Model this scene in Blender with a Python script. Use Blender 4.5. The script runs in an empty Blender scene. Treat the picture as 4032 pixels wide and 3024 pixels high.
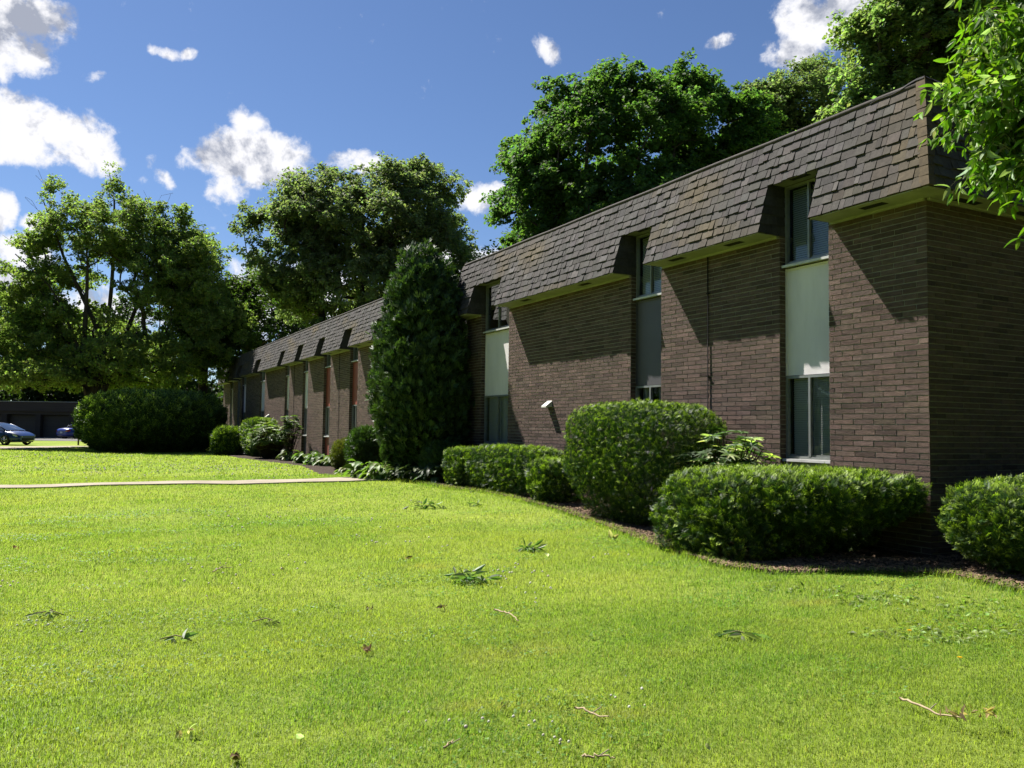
import bpy, math, random
import numpy as np
from mathutils import Vector
R = math.radians
RNG = np.random.default_rng(7)
scene = bpy.context.scene
col = scene.collection

# ------------------------------------------------------------------ camera maths (one calibrated camera, metres)
F = 3290.; CX = 2016.; CY = 1512.; PITCH = R(3.1); ROLL = R(0.75); H = 1.44
def ray(x, y):
    u = x-CX; v = y-CY; c, s = math.cos(ROLL), math.sin(ROLL)
    r = (u*c+v*s, F, -(-u*s+v*c)); cp, sp = math.cos(PITCH), math.sin(PITCH)
    return np.array([r[0], r[1]*cp-r[2]*sp, r[1]*sp+r[2]*cp])
ANG = R(27.754)
D = np.array([-math.sin(ANG), math.cos(ANG), 0.])      # along the front wall, away from the near corner
N = np.array([-math.cos(ANG), -math.sin(ANG), 0.])     # out of the front wall
C0 = np.array([4.8413, 9.6932, 0.])                    # near corner of the building on the ground
Z = np.array([0., 0., 1.])
def W(t, o, z=0.): return C0 + D*t + N*o + Z*z
def sstep(a, b, x):
    k = np.clip((x-a)/(b-a), 0, 1); return k*k*(3-2*k)
def TO(x, y):
    dx = x-C0[0]; dy = y-C0[1]
    return dx*D[0]+dy*D[1], dx*N[0]+dy*N[1]
def gz(x, y):
    t, o = TO(x, y)
    m = .15*sstep(3.5, 8, t)*(1-sstep(14.5, 19, t))*(1-sstep(1.2, 5.5, o))
    far = 1-sstep(30, 60, np.hypot(x, y))
    w = .022*np.sin(x*.9+.5*np.sin(y*.6))*np.cos(y*.75+.7)+.012*np.sin(x*2.3+1.)*np.sin(y*1.9)
    return m + w*far*sstep(1., 3., np.abs(o)+0*x)
def ground(x, y):
    d = ray(x, y); z = 0.
    for _ in range(6):
        k = (z-H)/d[2]; p = np.array([0, 0, H])+d*k; z = float(gz(p[0], p[1]))
    p[2] = z; return p
def at(x, y, Y): return np.array([0, 0, H])+ray(x, y)*(Y/ray(x, y)[1])

def unit(v): return v/np.maximum(np.linalg.norm(v, axis=-1, keepdims=True), 1e-9)
_nrng = np.random.default_rng(3)
_K = [(unit(_nrng.normal(size=3))*f, _nrng.uniform(0, 6.28)) for f in (1, 1.3, 1.9, 2.3, 3.1, 3.7, 5.1, 6.3)]
def noise(p, s=1.):
    r = 0
    for i, (k, ph) in enumerate(_K): r = r+np.sin((p*s)@k*2.2+ph+1.3*np.sin((p*s)@k[::-1]*1.1+ph*2))/(1+i*.35)
    return r/3.2

# ------------------------------------------------------------------ mesh builder
class G:
    def __init__(s): s.v = []; s.c = []; s.f = []; s.m = []; s.n = 0; s.smooth = []
    def add(s, v, f, c=(1, 1, 1), m=0, sm=False):
        v = np.asarray(v, float).reshape(-1, 3); f = np.asarray(f, int)
        c = np.asarray(c, float)
        if c.ndim == 1: c = np.tile(c, (len(v), 1))
        s.v.append(v); s.c.append(c); s.f.append(f+s.n); s.m.append(np.full(len(f), m)); s.smooth.append(np.full(len(f), sm)); s.n += len(v)
        return s
    def box(s, c, ax, h, colr=(1, 1, 1), m=0):
        c = np.asarray(c, float); ax = np.asarray(ax, float); o = np.array([[i, j, k] for k in (-1, 1) for j in (-1, 1) for i in (-1, 1)])*np.asarray(h)
        return s.add(c+o@ax, [[0, 2, 3, 1], [4, 5, 7, 6], [0, 1, 5, 4], [2, 6, 7, 3], [0, 4, 6, 2], [1, 3, 7, 5]], colr, m)
    def tube(s, pts, rad, k=6, colr=(1, 1, 1), m=0, cap=True):
        pts = np.asarray(pts, float); n = len(pts); rad = np.broadcast_to(np.asarray(rad, float), (n,))
        tg = unit(np.gradient(pts, axis=0)); ref = np.array([.13, .98, .1]) if abs(tg[0][2]) > .8 else Z
        a = unit(np.cross(tg, ref)); b = np.cross(tg, a)
        th = np.arange(k)*2*math.pi/k
        v = pts[:, None]+rad[:, None, None]*(a[:, None]*np.cos(th)[None, :, None]+b[:, None]*np.sin(th)[None, :, None])
        i = np.arange(n-1)[:, None]*k; j = np.arange(k)[None]; j2 = (j+1) % k
        f = np.stack([i+j, i+j2, i+k+j2, i+k+j], -1).reshape(-1, 4)
        s.add(v.reshape(-1, 3), f, colr, m, True)
        if cap and k in (4, 6, 8):
            base = s.n-n*k
            for off in (0, (n-1)*k):
                q = [base+off+x for x in range(k)]
                s.f.append(np.array([[q[0], q[x], q[x+1], q[x+1]] for x in range(1, k-1)])); s.m.append(np.full(k-2, m)); s.smooth.append(np.full(k-2, False))
        return s
    def tile(s, tv, tf, pos, fr, sc, colr, m=0, sm=False):
        """copies of a small template (tv, tf) at pos with frames fr (n,3,3 rows = axes)"""
        tv = np.asarray(tv, float); n = len(pos); k = len(tv)
        if n == 0: return s
        sc = np.asarray(sc, float).reshape(n, -1)
        if sc.shape[1] == 1: sc = np.repeat(sc, 3, 1)
        v = pos[:, None]+np.einsum('nkj,njc->nkc', tv[None]*sc[:, None], fr)
        tf = np.asarray(tf); f = (tf[None]+(np.arange(n)*k)[:, None, None]).reshape(-1, tf.shape[1])
        colr = np.asarray(colr, float)
        if colr.ndim == 1: colr = np.tile(colr, (n*k, 1))
        elif len(colr) == n: colr = np.repeat(colr, k, 0)
        return s.add(v.reshape(-1, 3), f, colr, m, sm)
    def obj(s, name, mats, parent=None, loc=None):
        me = bpy.data.meshes.new(name)
        v = np.concatenate(s.v); c = np.concatenate(s.c)
        base = np.array(parent['_w'][:]) if parent is not None else (np.zeros(3) if loc is None else np.asarray(loc, float))
        me.vertices.add(len(v)); me.vertices.foreach_set('co', (v-base).astype(np.float32).ravel())
        loops = []; tot = []
        for f in s.f:
            if f.shape[1] == 4:
                tri = f[:, 2] == f[:, 3]
                if tri.any() and not tri.all():
                    for row in f: r = row[:3] if row[2] == row[3] else row; loops.append(r); tot.append(np.array([len(r)]))
                    continue
                if tri.all() and len(f): f = f[:, :3]
            loops.append(f.ravel()); tot.append(np.full(len(f), f.shape[1]))
        loops = np.concatenate(loops); tot = np.concatenate(tot)
        me.loops.add(len(loops)); me.loops.foreach_set('vertex_index', loops.astype(np.int32))
        me.polygons.add(len(tot)); st = np.concatenate([[0], np.cumsum(tot)[:-1]])
        me.polygons.foreach_set('loop_start', st.astype(np.int32)); 
        try: me.polygons.foreach_set('loop_total', tot.astype(np.int32))
        except Exception: pass
        me.polygons.foreach_set('material_index', np.concatenate(s.m).astype(np.int32))
        me.polygons.foreach_set('use_smooth', np.concatenate(s.smooth).astype(bool))
        at_ = me.attributes.new('Col', 'FLOAT_COLOR', 'POINT')
        at_.data.foreach_set('color', np.concatenate([c, np.ones((len(c), 1))], 1).astype(np.float32).ravel())
        me.update(calc_edges=True); me.validate()
        for m_ in (mats if isinstance(mats, (list, tuple)) else [mats]): me.materials.append(m_)
        o = bpy.data.objects.new(name, me); col.objects.link(o)
        o.location = (0, 0, 0) if parent is not None else base
        o['_w'] = list(map(float, base))
        if parent is not None: o.parent = parent
        return o
def empty(name, loc):
    o = bpy.data.objects.new(name, None); col.objects.link(o); o.location = loc; o.empty_display_size = .1
    o['_w'] = list(map(float, loc)); return o
def tag(o, label=None, cat=None, group=None, kind=None):
    for k, v in (('label', label), ('category', cat), ('group', group), ('kind', kind)):
        if v: o[k] = v
    return o

# ------------------------------------------------------------------ materials
def newmat(name):
    m = bpy.data.materials.new(name); m.use_nodes = True; nt = m.node_tree; nt.nodes.clear(); return m, nt
def nd(nt, t, **k):
    n = nt.nodes.new(t)
    for a, b in k.items():
        if a.startswith('i_'): n.inputs[a[2:].replace('_', ' ')].default_value = b
        else: setattr(n, a, b)
    return n
def lk(nt, a, b): nt.links.new(a, b)
def col_mul(nt, a, b, fac=1.):
    n = nd(nt, 'ShaderNodeMix', data_type='RGBA', blend_type='MULTIPLY'); n.inputs[0].default_value = fac
    for s, i in ((a, 6), (b, 7)):
        if isinstance(s, (tuple, list)): n.inputs[i].default_value = (*s[:3], 1)
        else: lk(nt, s, n.inputs[i])
    return n.outputs[2]
def ramp(nt, src, stops):
    r = nd(nt, 'ShaderNodeValToRGB'); e = r.color_ramp.elements
    while len(e) < len(stops): e.new(.5)
    for i, (p, c) in enumerate(stops): e[i].position = p; e[i].color = (*c, 1) if len(c) == 3 else c
    lk(nt, src, r.inputs[0]); return r.outputs[0]
ALB = .68   # real-world albedos sit low; the camera exposure makes up for it
def surf(name, base, rough=.6, var=.15, vs=6., bump=0., bs=40., spec=.3, metal=0., attr=True, stretch=(1, 1, 1), coat=0., grime=0.):
    """general surface: base colour x vertex colour x soft noise, with bump"""
    m, nt = newmat(name); out = nd(nt, 'ShaderNodeOutputMaterial'); p = nd(nt, 'ShaderNodeBsdfPrincipled')
    p.inputs['Roughness'].default_value = rough; p.inputs['Metallic'].default_value = metal; p.inputs['Specular IOR Level'].default_value = spec
    p.inputs['Coat Weight'].default_value = coat; p.inputs['Coat Roughness'].default_value = .05
    tc = nd(nt, 'ShaderNodeTexCoord'); mp = nd(nt, 'ShaderNodeMapping'); mp.inputs['Scale'].default_value = stretch; lk(nt, tc.outputs['Object'], mp.inputs[0])
    nz = nd(nt, 'ShaderNodeTexNoise'); nz.inputs['Scale'].default_value = vs; nz.inputs['Detail'].default_value = 6.; lk(nt, mp.outputs[0], nz.inputs['Vector'])
    c = ramp(nt, nz.outputs[0], [(.25, (1-var,)*3), (.75, (1+var*.6,)*3)])
    c = col_mul(nt, c, tuple(q*ALB for q in base))
    if attr:
        a = nd(nt, 'ShaderNodeAttribute', attribute_name='Col'); c = col_mul(nt, c, a.outputs['Color'])
    if grime > 0:
        n3 = nd(nt, 'ShaderNodeTexNoise'); n3.inputs['Scale'].default_value = vs*.35; n3.inputs['Detail'].default_value = 8.; n3.inputs['Roughness'].default_value = .7; lk(nt, mp.outputs[0], n3.inputs['Vector'])
        c = col_mul(nt, c, ramp(nt, n3.outputs[0], [(.35, (1-grime,)*3), (.62, (1, 1, 1))]))
    lk(nt, c, p.inputs['Base Color'])
    if bump > 0:
        n2 = nd(nt, 'ShaderNodeTexNoise'); n2.inputs['Scale'].default_value = bs; n2.inputs['Detail'].default_value = 5.; lk(nt, mp.outputs[0], n2.inputs['Vector'])
        b = nd(nt, 'ShaderNodeBump'); b.inputs['Strength'].default_value = 1.; b.inputs['Distance'].default_value = bump; lk(nt, n2.outputs[0], b.inputs['Height']); lk(nt, b.outputs[0], p.inputs['Normal'])
    lk(nt, p.outputs[0], out.inputs[0]); return m
def leafmat(name, base=(1, 1, 1), trans=(1.25, 1.5, .5), tf=.45, rough=.42, spec=.35):
    m, nt = newmat(name); out = nd(nt, 'ShaderNodeOutputMaterial'); p = nd(nt, 'ShaderNodeBsdfPrincipled')
    p.inputs['Roughness'].default_value = rough; p.inputs['Specular IOR Level'].default_value = spec
    a = nd(nt, 'ShaderNodeAttribute', attribute_name='Col'); c = col_mul(nt, a.outputs['Color'], tuple(q*.70 for q in base))
    lk(nt, c, p.inputs['Base Color']); t = nd(nt, 'ShaderNodeBsdfTranslucent'); lk(nt, col_mul(nt, c, trans), t.inputs['Color'])
    mx = nd(nt, 'ShaderNodeMixShader'); mx.inputs[0].default_value = tf; lk(nt, p.outputs[0], mx.inputs[1]); lk(nt, t.outputs[0], mx.inputs[2]); lk(nt, mx.outputs[0], out.inputs[0])
    return m
M = {}
M['brick'] = surf('brick', (.162, .112, .093), .85, .36, 13., .011, 50., .12, grime=.22, stretch=(1, 1, 3.2))
M['mortar'] = surf('mortar', (.34, .33, .25), .95, .2, 14., .003, 120., .1)
M['shingle'] = surf('asphalt_shingle', (.075, .069, .067), .9, .25, 25., .002, 260., .2, grime=.25)
M['soffit'] = surf('soffit_paint', (.42, .43, .33), .7, .1, 5., .0008, 60., .2, grime=.25)
M['black'] = surf('black_void', (.012, .012, .012), .9, .1)
M['alu'] = surf('aluminium_frame', (.33, .35, .34), .4, .12, 20., metal=.35, spec=.5, grime=.2)
M['sill'] = surf('white_sill', (.72, .72, .70), .5, .08, 12., grime=.2)
M['panel_white'] = surf('offwhite_panel', (.93, .88, .89), .55, .05, 2.2, .0006, 4., .3, grime=.12, stretch=(3, 3, .8))
M['panel_dark'] = surf('charcoal_panel', (.10, .095, .105), .5, .08, 3., spec=.4)
M['panel_red'] = surf('red_panel', (.34, .095, .07), .55, .1, 4.)
M['room'] = surf('dark_room', (.05, .05, .05), .9, .1)
M['blind_pale'] = surf('pale_blind', (1., 1.05, .98), .6, .05)
M['blind_sky_tint'] = surf('sky_tinted_blind', (.6, .68, .78), .6, .05)  # blind tinted blue: the pane's sky reflection is put into its colour
M['blind_dark'] = surf('dark_blind', (.85, .87, .87), .6, .05)
M['curtain'] = surf('grey_curtain', (.5, .52, .55), .8, .1, 12.)
M['concrete'] = surf('path_concrete', (.42, .365, .285), .9, .15, 3., .003, 60., .1, grime=.2)
M['asphalt'] = surf('asphalt_drive', (.13, .125, .12), .9, .2, 3.)
M['mulch'] = surf('mulch_soil', (.075, .055, .042), .95, .5, 25., .03, 45., .1)
M['chip'] = surf('mulch_chip', (.19, .14, .10), .9, .3, 40.)
M['bark'] = surf('bark', (.085, .07, .055), .9, .35, 8., .02, 25., .1, stretch=(3, 3, .6))
M['twig'] = surf('pale_twig', (.42, .36, .26), .85, .2, 30.)
M['wood'] = surf('post_wood', (.16, .12, .08), .8, .2)
M['hood'] = surf('white_vent_hood', (.75, .74, .68), .5, .08, grime=.15)
M['garage'] = surf('brown_siding', (.075, .06, .055), .8, .2, 2., .01, 6., .2, stretch=(.2, .2, 6))
M['garage_door'] = surf('garage_door_paint', (.095, .078, .068), .7, .1)
M['cap'] = surf('pale_edge', (.45, .44, .42), .6, .1)
M['white'] = surf('white_mark', (.8, .8, .78), .5, .02)
M['dark_metal'] = surf('dark_pipe', (.022, .02, .02), .95, .2, 10., spec=.05)
M['car_blue'] = surf('car_paint_blue', (.006, .035, .17), .35, .03, 2., spec=.4, coat=.3)
M['car_blue2'] = surf('car_paint_bright_blue', (.006, .035, .30), .35, .03, 2., spec=.4, coat=.3)
M['car_glass'] = surf('car_glass', (.02, .025, .03), .05, .02, 2., spec=.8, coat=1.)
M['tyre'] = surf('tyre_rubber', (.02, .02, .02), .8, .1)
M['rim'] = surf('alloy_rim', (.55, .55, .55), .3, .05, metal=.8)
M['lamp_red'] = surf('tail_lamp_red', (.35, .02, .015), .2, .02, coat=1.)
M['lamp_clear'] = surf('head_lamp_lens', (.6, .62, .64), .15, .02, coat=1.)
M['leaf'] = leafmat('leaf', tf=.55, trans=(1.35, 1.7, .75), rough=.6, spec=.15)
M['leaf_gloss'] = leafmat('glossy_leaf', tf=.42, rough=.5, spec=.25)
M['needle'] = leafmat('needle', tf=.25, trans=(1.2, 1.4, .5), rough=.5, spec=.25)
M['grass'] = leafmat('grass_blade', tf=.55, trans=(1.5, 1.6, .7), rough=.5, spec=.25)
M['petal'] = leafmat('petal', tf=.3, trans=(1, 1, 1), rough=.7, spec=.1)
# glass: see-through with a real fresnel reflection
def glassmat(name, tint):
    m, nt = newmat(name); out = nd(nt, 'ShaderNodeOutputMaterial'); g = nd(nt, 'ShaderNodeBsdfGlossy'); g.inputs['Roughness'].default_value = .02; g.inputs['Color'].default_value = (.95, 1, 1, 1)
    t = nd(nt, 'ShaderNodeBsdfTransparent'); t.inputs['Color'].default_value = (*tint, 1); fr = nd(nt, 'ShaderNodeFresnel'); fr.inputs['IOR'].default_value = 1.5
    tc = nd(nt, 'ShaderNodeTexCoord'); n2 = nd(nt, 'ShaderNodeTexNoise'); n2.inputs['Scale'].default_value = 1.7; lk(nt, tc.outputs['Object'], n2.inputs['Vector'])
    b = nd(nt, 'ShaderNodeBump'); b.inputs['Distance'].default_value = .01; b.inputs['Strength'].default_value = .5; lk(nt, n2.outputs[0], b.inputs['Height']); lk(nt, b.outputs[0], g.inputs['Normal'])
    mx = nd(nt, 'ShaderNodeMixShader'); lk(nt, fr.outputs[0], mx.inputs[0]); lk(nt, t.outputs[0], mx.inputs[1]); lk(nt, g.outputs[0], mx.inputs[2]); lk(nt, mx.outputs[0], out.inputs[0]); return m
M['glass'] = glassmat('window_glass', (.72, .76, .74))
# lawn soil/grass sheet
def lawnmat():
    m, nt = newmat('lawn_sheet'); out = nd(nt, 'ShaderNodeOutputMaterial'); p = nd(nt, 'ShaderNodeBsdfPrincipled'); p.inputs['Roughness'].default_value = .9; p.inputs['Specular IOR Level'].default_value = .05
    g = nd(nt, 'ShaderNodeNewGeometry')
    n1 = nd(nt, 'ShaderNodeTexNoise'); n1.inputs['Scale'].default_value = .35; n1.inputs['Detail'].default_value = 5.; lk(nt, g.outputs['Position'], n1.inputs['Vector'])
    c = ramp(nt, n1.outputs[0], [(.3, (.135, .195, .03)), (.7, (.215, .25, .05))])
    n2 = nd(nt, 'ShaderNodeTexNoise'); n2.inputs['Scale'].default_value = 9.; n2.inputs['Detail'].default_value = 9.; n2.inputs['Roughness'].default_value = .75; lk(nt, g.outputs['Position'], n2.inputs['Vector'])
    c = col_mul(nt, c, ramp(nt, n2.outputs[0], [(.3, (.6, .64, .55)), (.7, (1.3, 1.3, 1.2))]))
    lk(nt, c, p.inputs['Base Color']); b = nd(nt, 'ShaderNodeBump'); b.inputs['Distance'].default_value = .05; b.inputs['Strength'].default_value = .8; lk(nt, n2.outputs[0], b.inputs['Height']); lk(nt, b.outputs[0], p.inputs['Normal'])
    lk(nt, p.outputs[0], out.inputs[0]); return m
M['lawn'] = lawnmat()
# ------------------------------------------------------------------ camera, sun, sky
cam = bpy.data.cameras.new('camera'); co = bpy.data.objects.new('camera', cam); col.objects.link(co); scene.camera = co
cam.sensor_fit = 'HORIZONTAL'; cam.sensor_width = 36.; cam.lens = 36.*F/4032.; cam.clip_start = .05; cam.clip_end = 3000.
from mathutils import Matrix
co.matrix_world = Matrix.Translation((0, 0, H)) @ Matrix.Rotation(R(90)+PITCH, 4, 'X') @ Matrix.Rotation(ROLL, 4, 'Z')
SUND = unit(np.array([.583, -.484, -1.]))      # the way sunlight travels
sl = bpy.data.lights.new('sun', 'SUN'); sl.energy = 4.8; sl.angle = R(.53); sl.color = (1., .95, .87)
so = bpy.data.objects.new('sun', sl); col.objects.link(so); so.rotation_euler = Vector(SUND).to_track_quat('-Z', 'Y').to_euler(); so.location = (-30, 20, 60)
scene.view_settings.view_transform = 'Standard'; scene.view_settings.look = 'None'; scene.view_settings.exposure = 1.55; scene.view_settings.gamma = 1.
scene.cycles.max_bounces = 6; scene.cycles.transparent_max_bounces = 8; scene.cycles.transmission_bounces = 4; scene.cycles.glossy_bounces = 3; scene.cycles.diffuse_bounces = 3
scene.cycles.caustics_reflective = False; scene.cycles.caustics_refractive = False; scene.cycles.use_adaptive_sampling = True; scene.cycles.adaptive_threshold = .02
scene.cycles.use_denoising = True
w = bpy.data.worlds.new('World'); scene.world = w; w.use_nodes = True; nt = w.node_tree; nt.nodes.clear()
wo = nd(nt, 'ShaderNodeOutputWorld'); bg = nd(nt, 'ShaderNodeBackground'); bg.inputs[1].default_value = .035
sky = nd(nt, 'ShaderNodeTexSky', sky_type='NISHITA'); sky.sun_disc = False; sky.sun_elevation = R(52.8); sky.sun_rotation = math.atan2(-SUND[0], -SUND[1]); sky.air_density = 1.; sky.dust_density = .25; sky.ozone_density = 3.; sky.altitude = 400.
tc = nd(nt, 'ShaderNodeTexCoord'); sx = nd(nt, 'ShaderNodeSeparateXYZ'); lk(nt, tc.outputs['Generated'], sx.inputs[0])
def mth(op, a, b=None, c=None):
    n = nd(nt, 'ShaderNodeMath', operation=op)
    for i, s in enumerate((a, b, c)):
        if s is None: continue
        if isinstance(s, (int, float)): n.inputs[i].default_value = s
        else: lk(nt, s, n.inputs[i])
    return n.outputs[0]
az = mth('ARCTAN2', sx.outputs[0], sx.outputs[1]); el = mth('ARCSINE', sx.outputs[2])
CL = [  # pixel centre, half width, half height, tilt (deg), strength: cumulus puffs, turned into sky directions
 (60, 60, 230, 130, 0, 1.3), (90, 200, 150, 110, 20, 1.2), (-60, 130, 190, 200, 0, 1.5),
 (130, 480, 320, 120, 5, 1.25), (330, 560, 190, 105, 30, 1.15), (60, 570, 210, 85, 0, 1.), (400, 640, 110, 60, 20, .8),
 (1000, 620, 250, 135, 0, 1.3), (975, 490, 85, 70, 0, .85), (1130, 620, 115, 90, 10, .9), (820, 600, 120, 60, -20, .8), (900, 720, 100, 70, 0, .75),
 (645, 205, 70, 26, 8, .75), (738, 218, 34, 20, -35, .5), (365, 303, 60, 24, -20, .45), (590, 640, 24, 36, 30, .55), (640, 700, 50, 36, 45, .7), (545, 700, 40, 22, 10, .35),
 (2160, 200, 72, 48, 50, .8), (3190, 90, 170, 100, 20, 1.), (3120, 200, 110, 70, 0, .8), (3380, 30, 190, 80, 0, 1.), (2840, 160, 60, 26, -20, .45),
 (1430, 640, 170, 50, 0, .8), (1900, 780, 110, 70, 0, .9), (5, 830, 60, 90, 0, .85), (130, 880, 52, 36, 0, .6), (90, 990, 140, 80, 0, .85), (0, 1090, 120, 70, 0, .9),
 (1150, 1180, 260, 200, 0, .9), (1800, 1050, 260, 120, 0, .8), (420, 1250, 300, 120, 0, .7), (3800, 250, 260, 160, 0, .6)]
tot = None; low = None
for (px, py, rw, rh, tilt, a) in CL:
    d = unit(ray(px, py)); a0 = math.atan2(d[0], d[1]); e0 = math.asin(d[2]); k = 1/F*math.cos(math.atan(math.hypot(px-CX, py-CY)/F))
    du = mth('MULTIPLY', mth('SUBTRACT', az, a0), math.cos(e0)); dv = mth('SUBTRACT', el, e0); ct, st_ = math.cos(R(tilt)), -math.sin(R(tilt))
    p = mth('MULTIPLY', mth('ADD', mth('MULTIPLY', du, ct), mth('MULTIPLY', dv, st_)), 1/(rw*k)); q = mth('MULTIPLY', mth('SUBTRACT', mth('MULTIPLY', dv, ct), mth('MULTIPLY', du, st_)), 1/(rh*k))
    r2 = mth('ADD', mth('POWER', mth('ABSOLUTE', p), 2.), mth('POWER', mth('ABSOLUTE', q), 2.))
    m_ = mth('MULTIPLY', mth('MAXIMUM', mth('SUBTRACT', 1., r2), -1.7), a); tot = m_ if tot is None else mth('SMOOTH_MAX', tot, m_, .15)
def nz_(scale, det, off=(0, 0, 0), rough=.6):
    mp = nd(nt, 'ShaderNodeMapping'); mp.inputs['Location'].default_value = off; lk(nt, tc.outputs['Generated'], mp.inputs[0])
    n = nd(nt, 'ShaderNodeTexNoise'); n.inputs['Scale'].default_value = scale; n.inputs['Detail'].default_value = det; n.inputs['Roughness'].default_value = rough; n.inputs['Distortion'].default_value = .25; lk(nt, mp.outputs[0], n.inputs['Vector']); return n.outputs[0]
nA = nz_(9., 12.); nB = nz_(9., 12., (.012, -.006, .022)); nC = nz_(24., 10., (3, 1, 2), .65); nD = nz_(75., 8., (1, 5, 2), .6)
fld = mth('ADD', mth('ADD', tot, mth('MULTIPLY', mth('SUBTRACT', nA, .5), 2.8)), mth('ADD', mth('MULTIPLY', mth('SUBTRACT', nC, .5), 2.0), mth('MULTIPLY', mth('SUBTRACT', nD, .5), 1.5)))
den = nd(nt, 'ShaderNodeMapRange', interpolation_type='SMOOTHSTEP'); den.inputs['From Min'].default_value = -.15; den.inputs['From Max'].default_value = .7; lk(nt, fld, den.inputs[0])
# cloud thickness lit from the sun side: thick low parts grey, rims bright
lit = mth('ADD', mth('MULTIPLY', mth('SUBTRACT', nA, nB), 7.), mth('MULTIPLY', mth('SUBTRACT', nC, .5), .8))
core = nd(nt, 'ShaderNodeMapRange', interpolation_type='SMOOTHSTEP'); core.inputs['From Min'].default_value = .55; core.inputs['From Max'].default_value = 1.7; core.inputs['To Min'].default_value = .95; core.inputs['To Max'].default_value = .62; lk(nt, fld, core.inputs[0])
cl = mth('MINIMUM', mth('MAXIMUM', mth('ADD', core.outputs[0], lit), .36), 1.02)
cc = nd(nt, 'ShaderNodeMix', data_type='RGBA'); cc.inputs[6].default_value = (2.9, 3.3, 4.4, 1); cc.inputs[7].default_value = (9.8, 9.8, 10.2, 1); cr = nd(nt, 'ShaderNodeMapRange'); cr.inputs['From Min'].default_value = .25; cr.inputs['From Max'].default_value = .95; lk(nt, cl, cr.inputs[0]); lk(nt, cr.outputs[0], cc.inputs[0])
tint = nd(nt, 'ShaderNodeMix', data_type='RGBA', blend_type='MULTIPLY'); tint.inputs[0].default_value = 1.; tint.inputs[7].default_value = (.84, .93, 1.10, 1); lk(nt, sky.outputs[0], tint.inputs[6])
mx = nd(nt, 'ShaderNodeMix', data_type='RGBA'); lk(nt, den.outputs[0], mx.inputs[0]); lk(nt, tint.outputs[2], mx.inputs[6]); lk(nt, cc.outputs[2], mx.inputs[7])
lk(nt, mx.outputs[2], bg.inputs[0]); lk(nt, bg.outputs[0], wo.inputs[0]); w.cycles.sampling_method = 'MANUAL'; w.cycles.sample_map_resolution = 512

# ------------------------------------------------------------------ ground
def graded(lo, hi, c, fine, n):
    k = np.linspace(-1, 1, n); s = np.sign(k)*np.abs(k)**3
    return np.where(s < 0, c+(c-lo)*s, c+(hi-c)*s)+fine*k*0
xs = np.unique(np.round(np.concatenate([np.arange(-40, 30, .6), graded(-500, 500, 0, 0, 60)]), 2)); ys = np.unique(np.round(np.concatenate([np.arange(-6, 60, .6), graded(-80, 900, 20, 0, 60)]), 2))
X, Y = np.meshgrid(xs, ys); v = np.stack([X, Y, gz(X, Y)], -1).reshape(-1, 3); nx = len(xs)
i = np.arange(len(ys)-1)[:, None]*nx+np.arange(nx-1)[None]
f = np.stack([i, i+1, i+nx+1, i+nx], -1).reshape(-1, 4)
tag(G().add(v, f, sm=True).obj('lawn', M['lawn']), kind='structure')

# mulch bed in front of the wall; its edge read off as (t, o) along the wall
EP = [(4032, 2335), (3760, 2272), (3420, 2258), (3050, 2262), (2850, 2236), (2630, 2170), (2500, 2118), (2350, 2060), (2200, 2010), (2060, 1976), (1900, 1938), (1760, 1925), (1640, 1902), (1540, 1890)]
ep = np.array([TO(*ground(*p)[:2]) for p in EP]); ep = np.concatenate([[[-6., .9]], ep, [[18.5, 2.2], [24.5, 1.3], [30, 1.9], [34, 2.2], [38, 2.4], [40, 1.6], [46, .6]]])
ep = ep[np.argsort(ep[:, 0])]
def bed_edge(t): return np.interp(t, ep[:, 0], ep[:, 1])
tt = np.concatenate([np.arange(-6, 46, .15)]); ff = np.linspace(0, 1, 14)
ee = bed_edge(tt)+.04*np.sin(tt*5)+.03*np.sin(tt*13.); lo = np.where(tt < 0, -8., -.3)
T, FF = np.meshgrid(tt, ff, indexing='ij'); OO = lo[:, None]+(ee-lo)[:, None]*FF
PX = C0[0]+D[0]*T+N[0]*OO; PY = C0[1]+D[1]*T+N[1]*OO
ZZ = gz(PX, PY)+.03-.05*(FF > .985)+.012*noise(np.stack([PX, PY, PX*0], -1), 5.)*(FF < .98)
i = np.arange(len(tt)-1)[:, None]*14+np.arange(13)[None]
tag(G().add(np.stack([PX, PY, ZZ], -1).reshape(-1, 3), np.stack([i, i+14, i+15, i+1], -1).reshape(-1, 4), sm=True).obj('mulch_bed_ground', M['mulch']), kind='structure')
# loose bark chips
n = 26000; t = RNG.uniform(-3, 17, n); t = np.where(RNG.random(n) < .6, RNG.uniform(-2, 7, n), t); e = bed_edge(t); o = e+.05-RNG.random(n)**1.3*np.where(t < 0, 3., np.minimum(e, 2.0)); ok = (o > .02) | (t < 0); t, o = t[ok], o[ok]; n = len(t)
P = C0+D*t[:, None]+N*o[:, None]; P[:, 2] = gz(P[:, 0], P[:, 1])+.035+RNG.random(n)*.012
a = RNG.uniform(0, 6.28, n); fr = np.stack([np.stack([np.cos(a), np.sin(a), RNG.normal(0, .25, n)], -1), np.stack([-np.sin(a), np.cos(a), RNG.normal(0, .3, n)], -1), np.tile(Z, (n, 1))], 1); fr = unit(fr)
bt = np.array([[-1, -.3, 0], [1, -.2, 0], [.8, .3, 0], [-1, .25, 0], [-.8, -.2, .25], [.8, -.1, .3], [.6, .2, .3], [-.8, .2, .25]])
bf = [[4, 5, 6, 7], [0, 1, 5, 4], [1, 2, 6, 5], [2, 3, 7, 6], [3, 0, 4, 7]]
cc_ = np.array([1, .9, .8])*RNG.uniform(.35, 1.9, (n, 1))*np.array([1, 1, 1]); 
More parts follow.
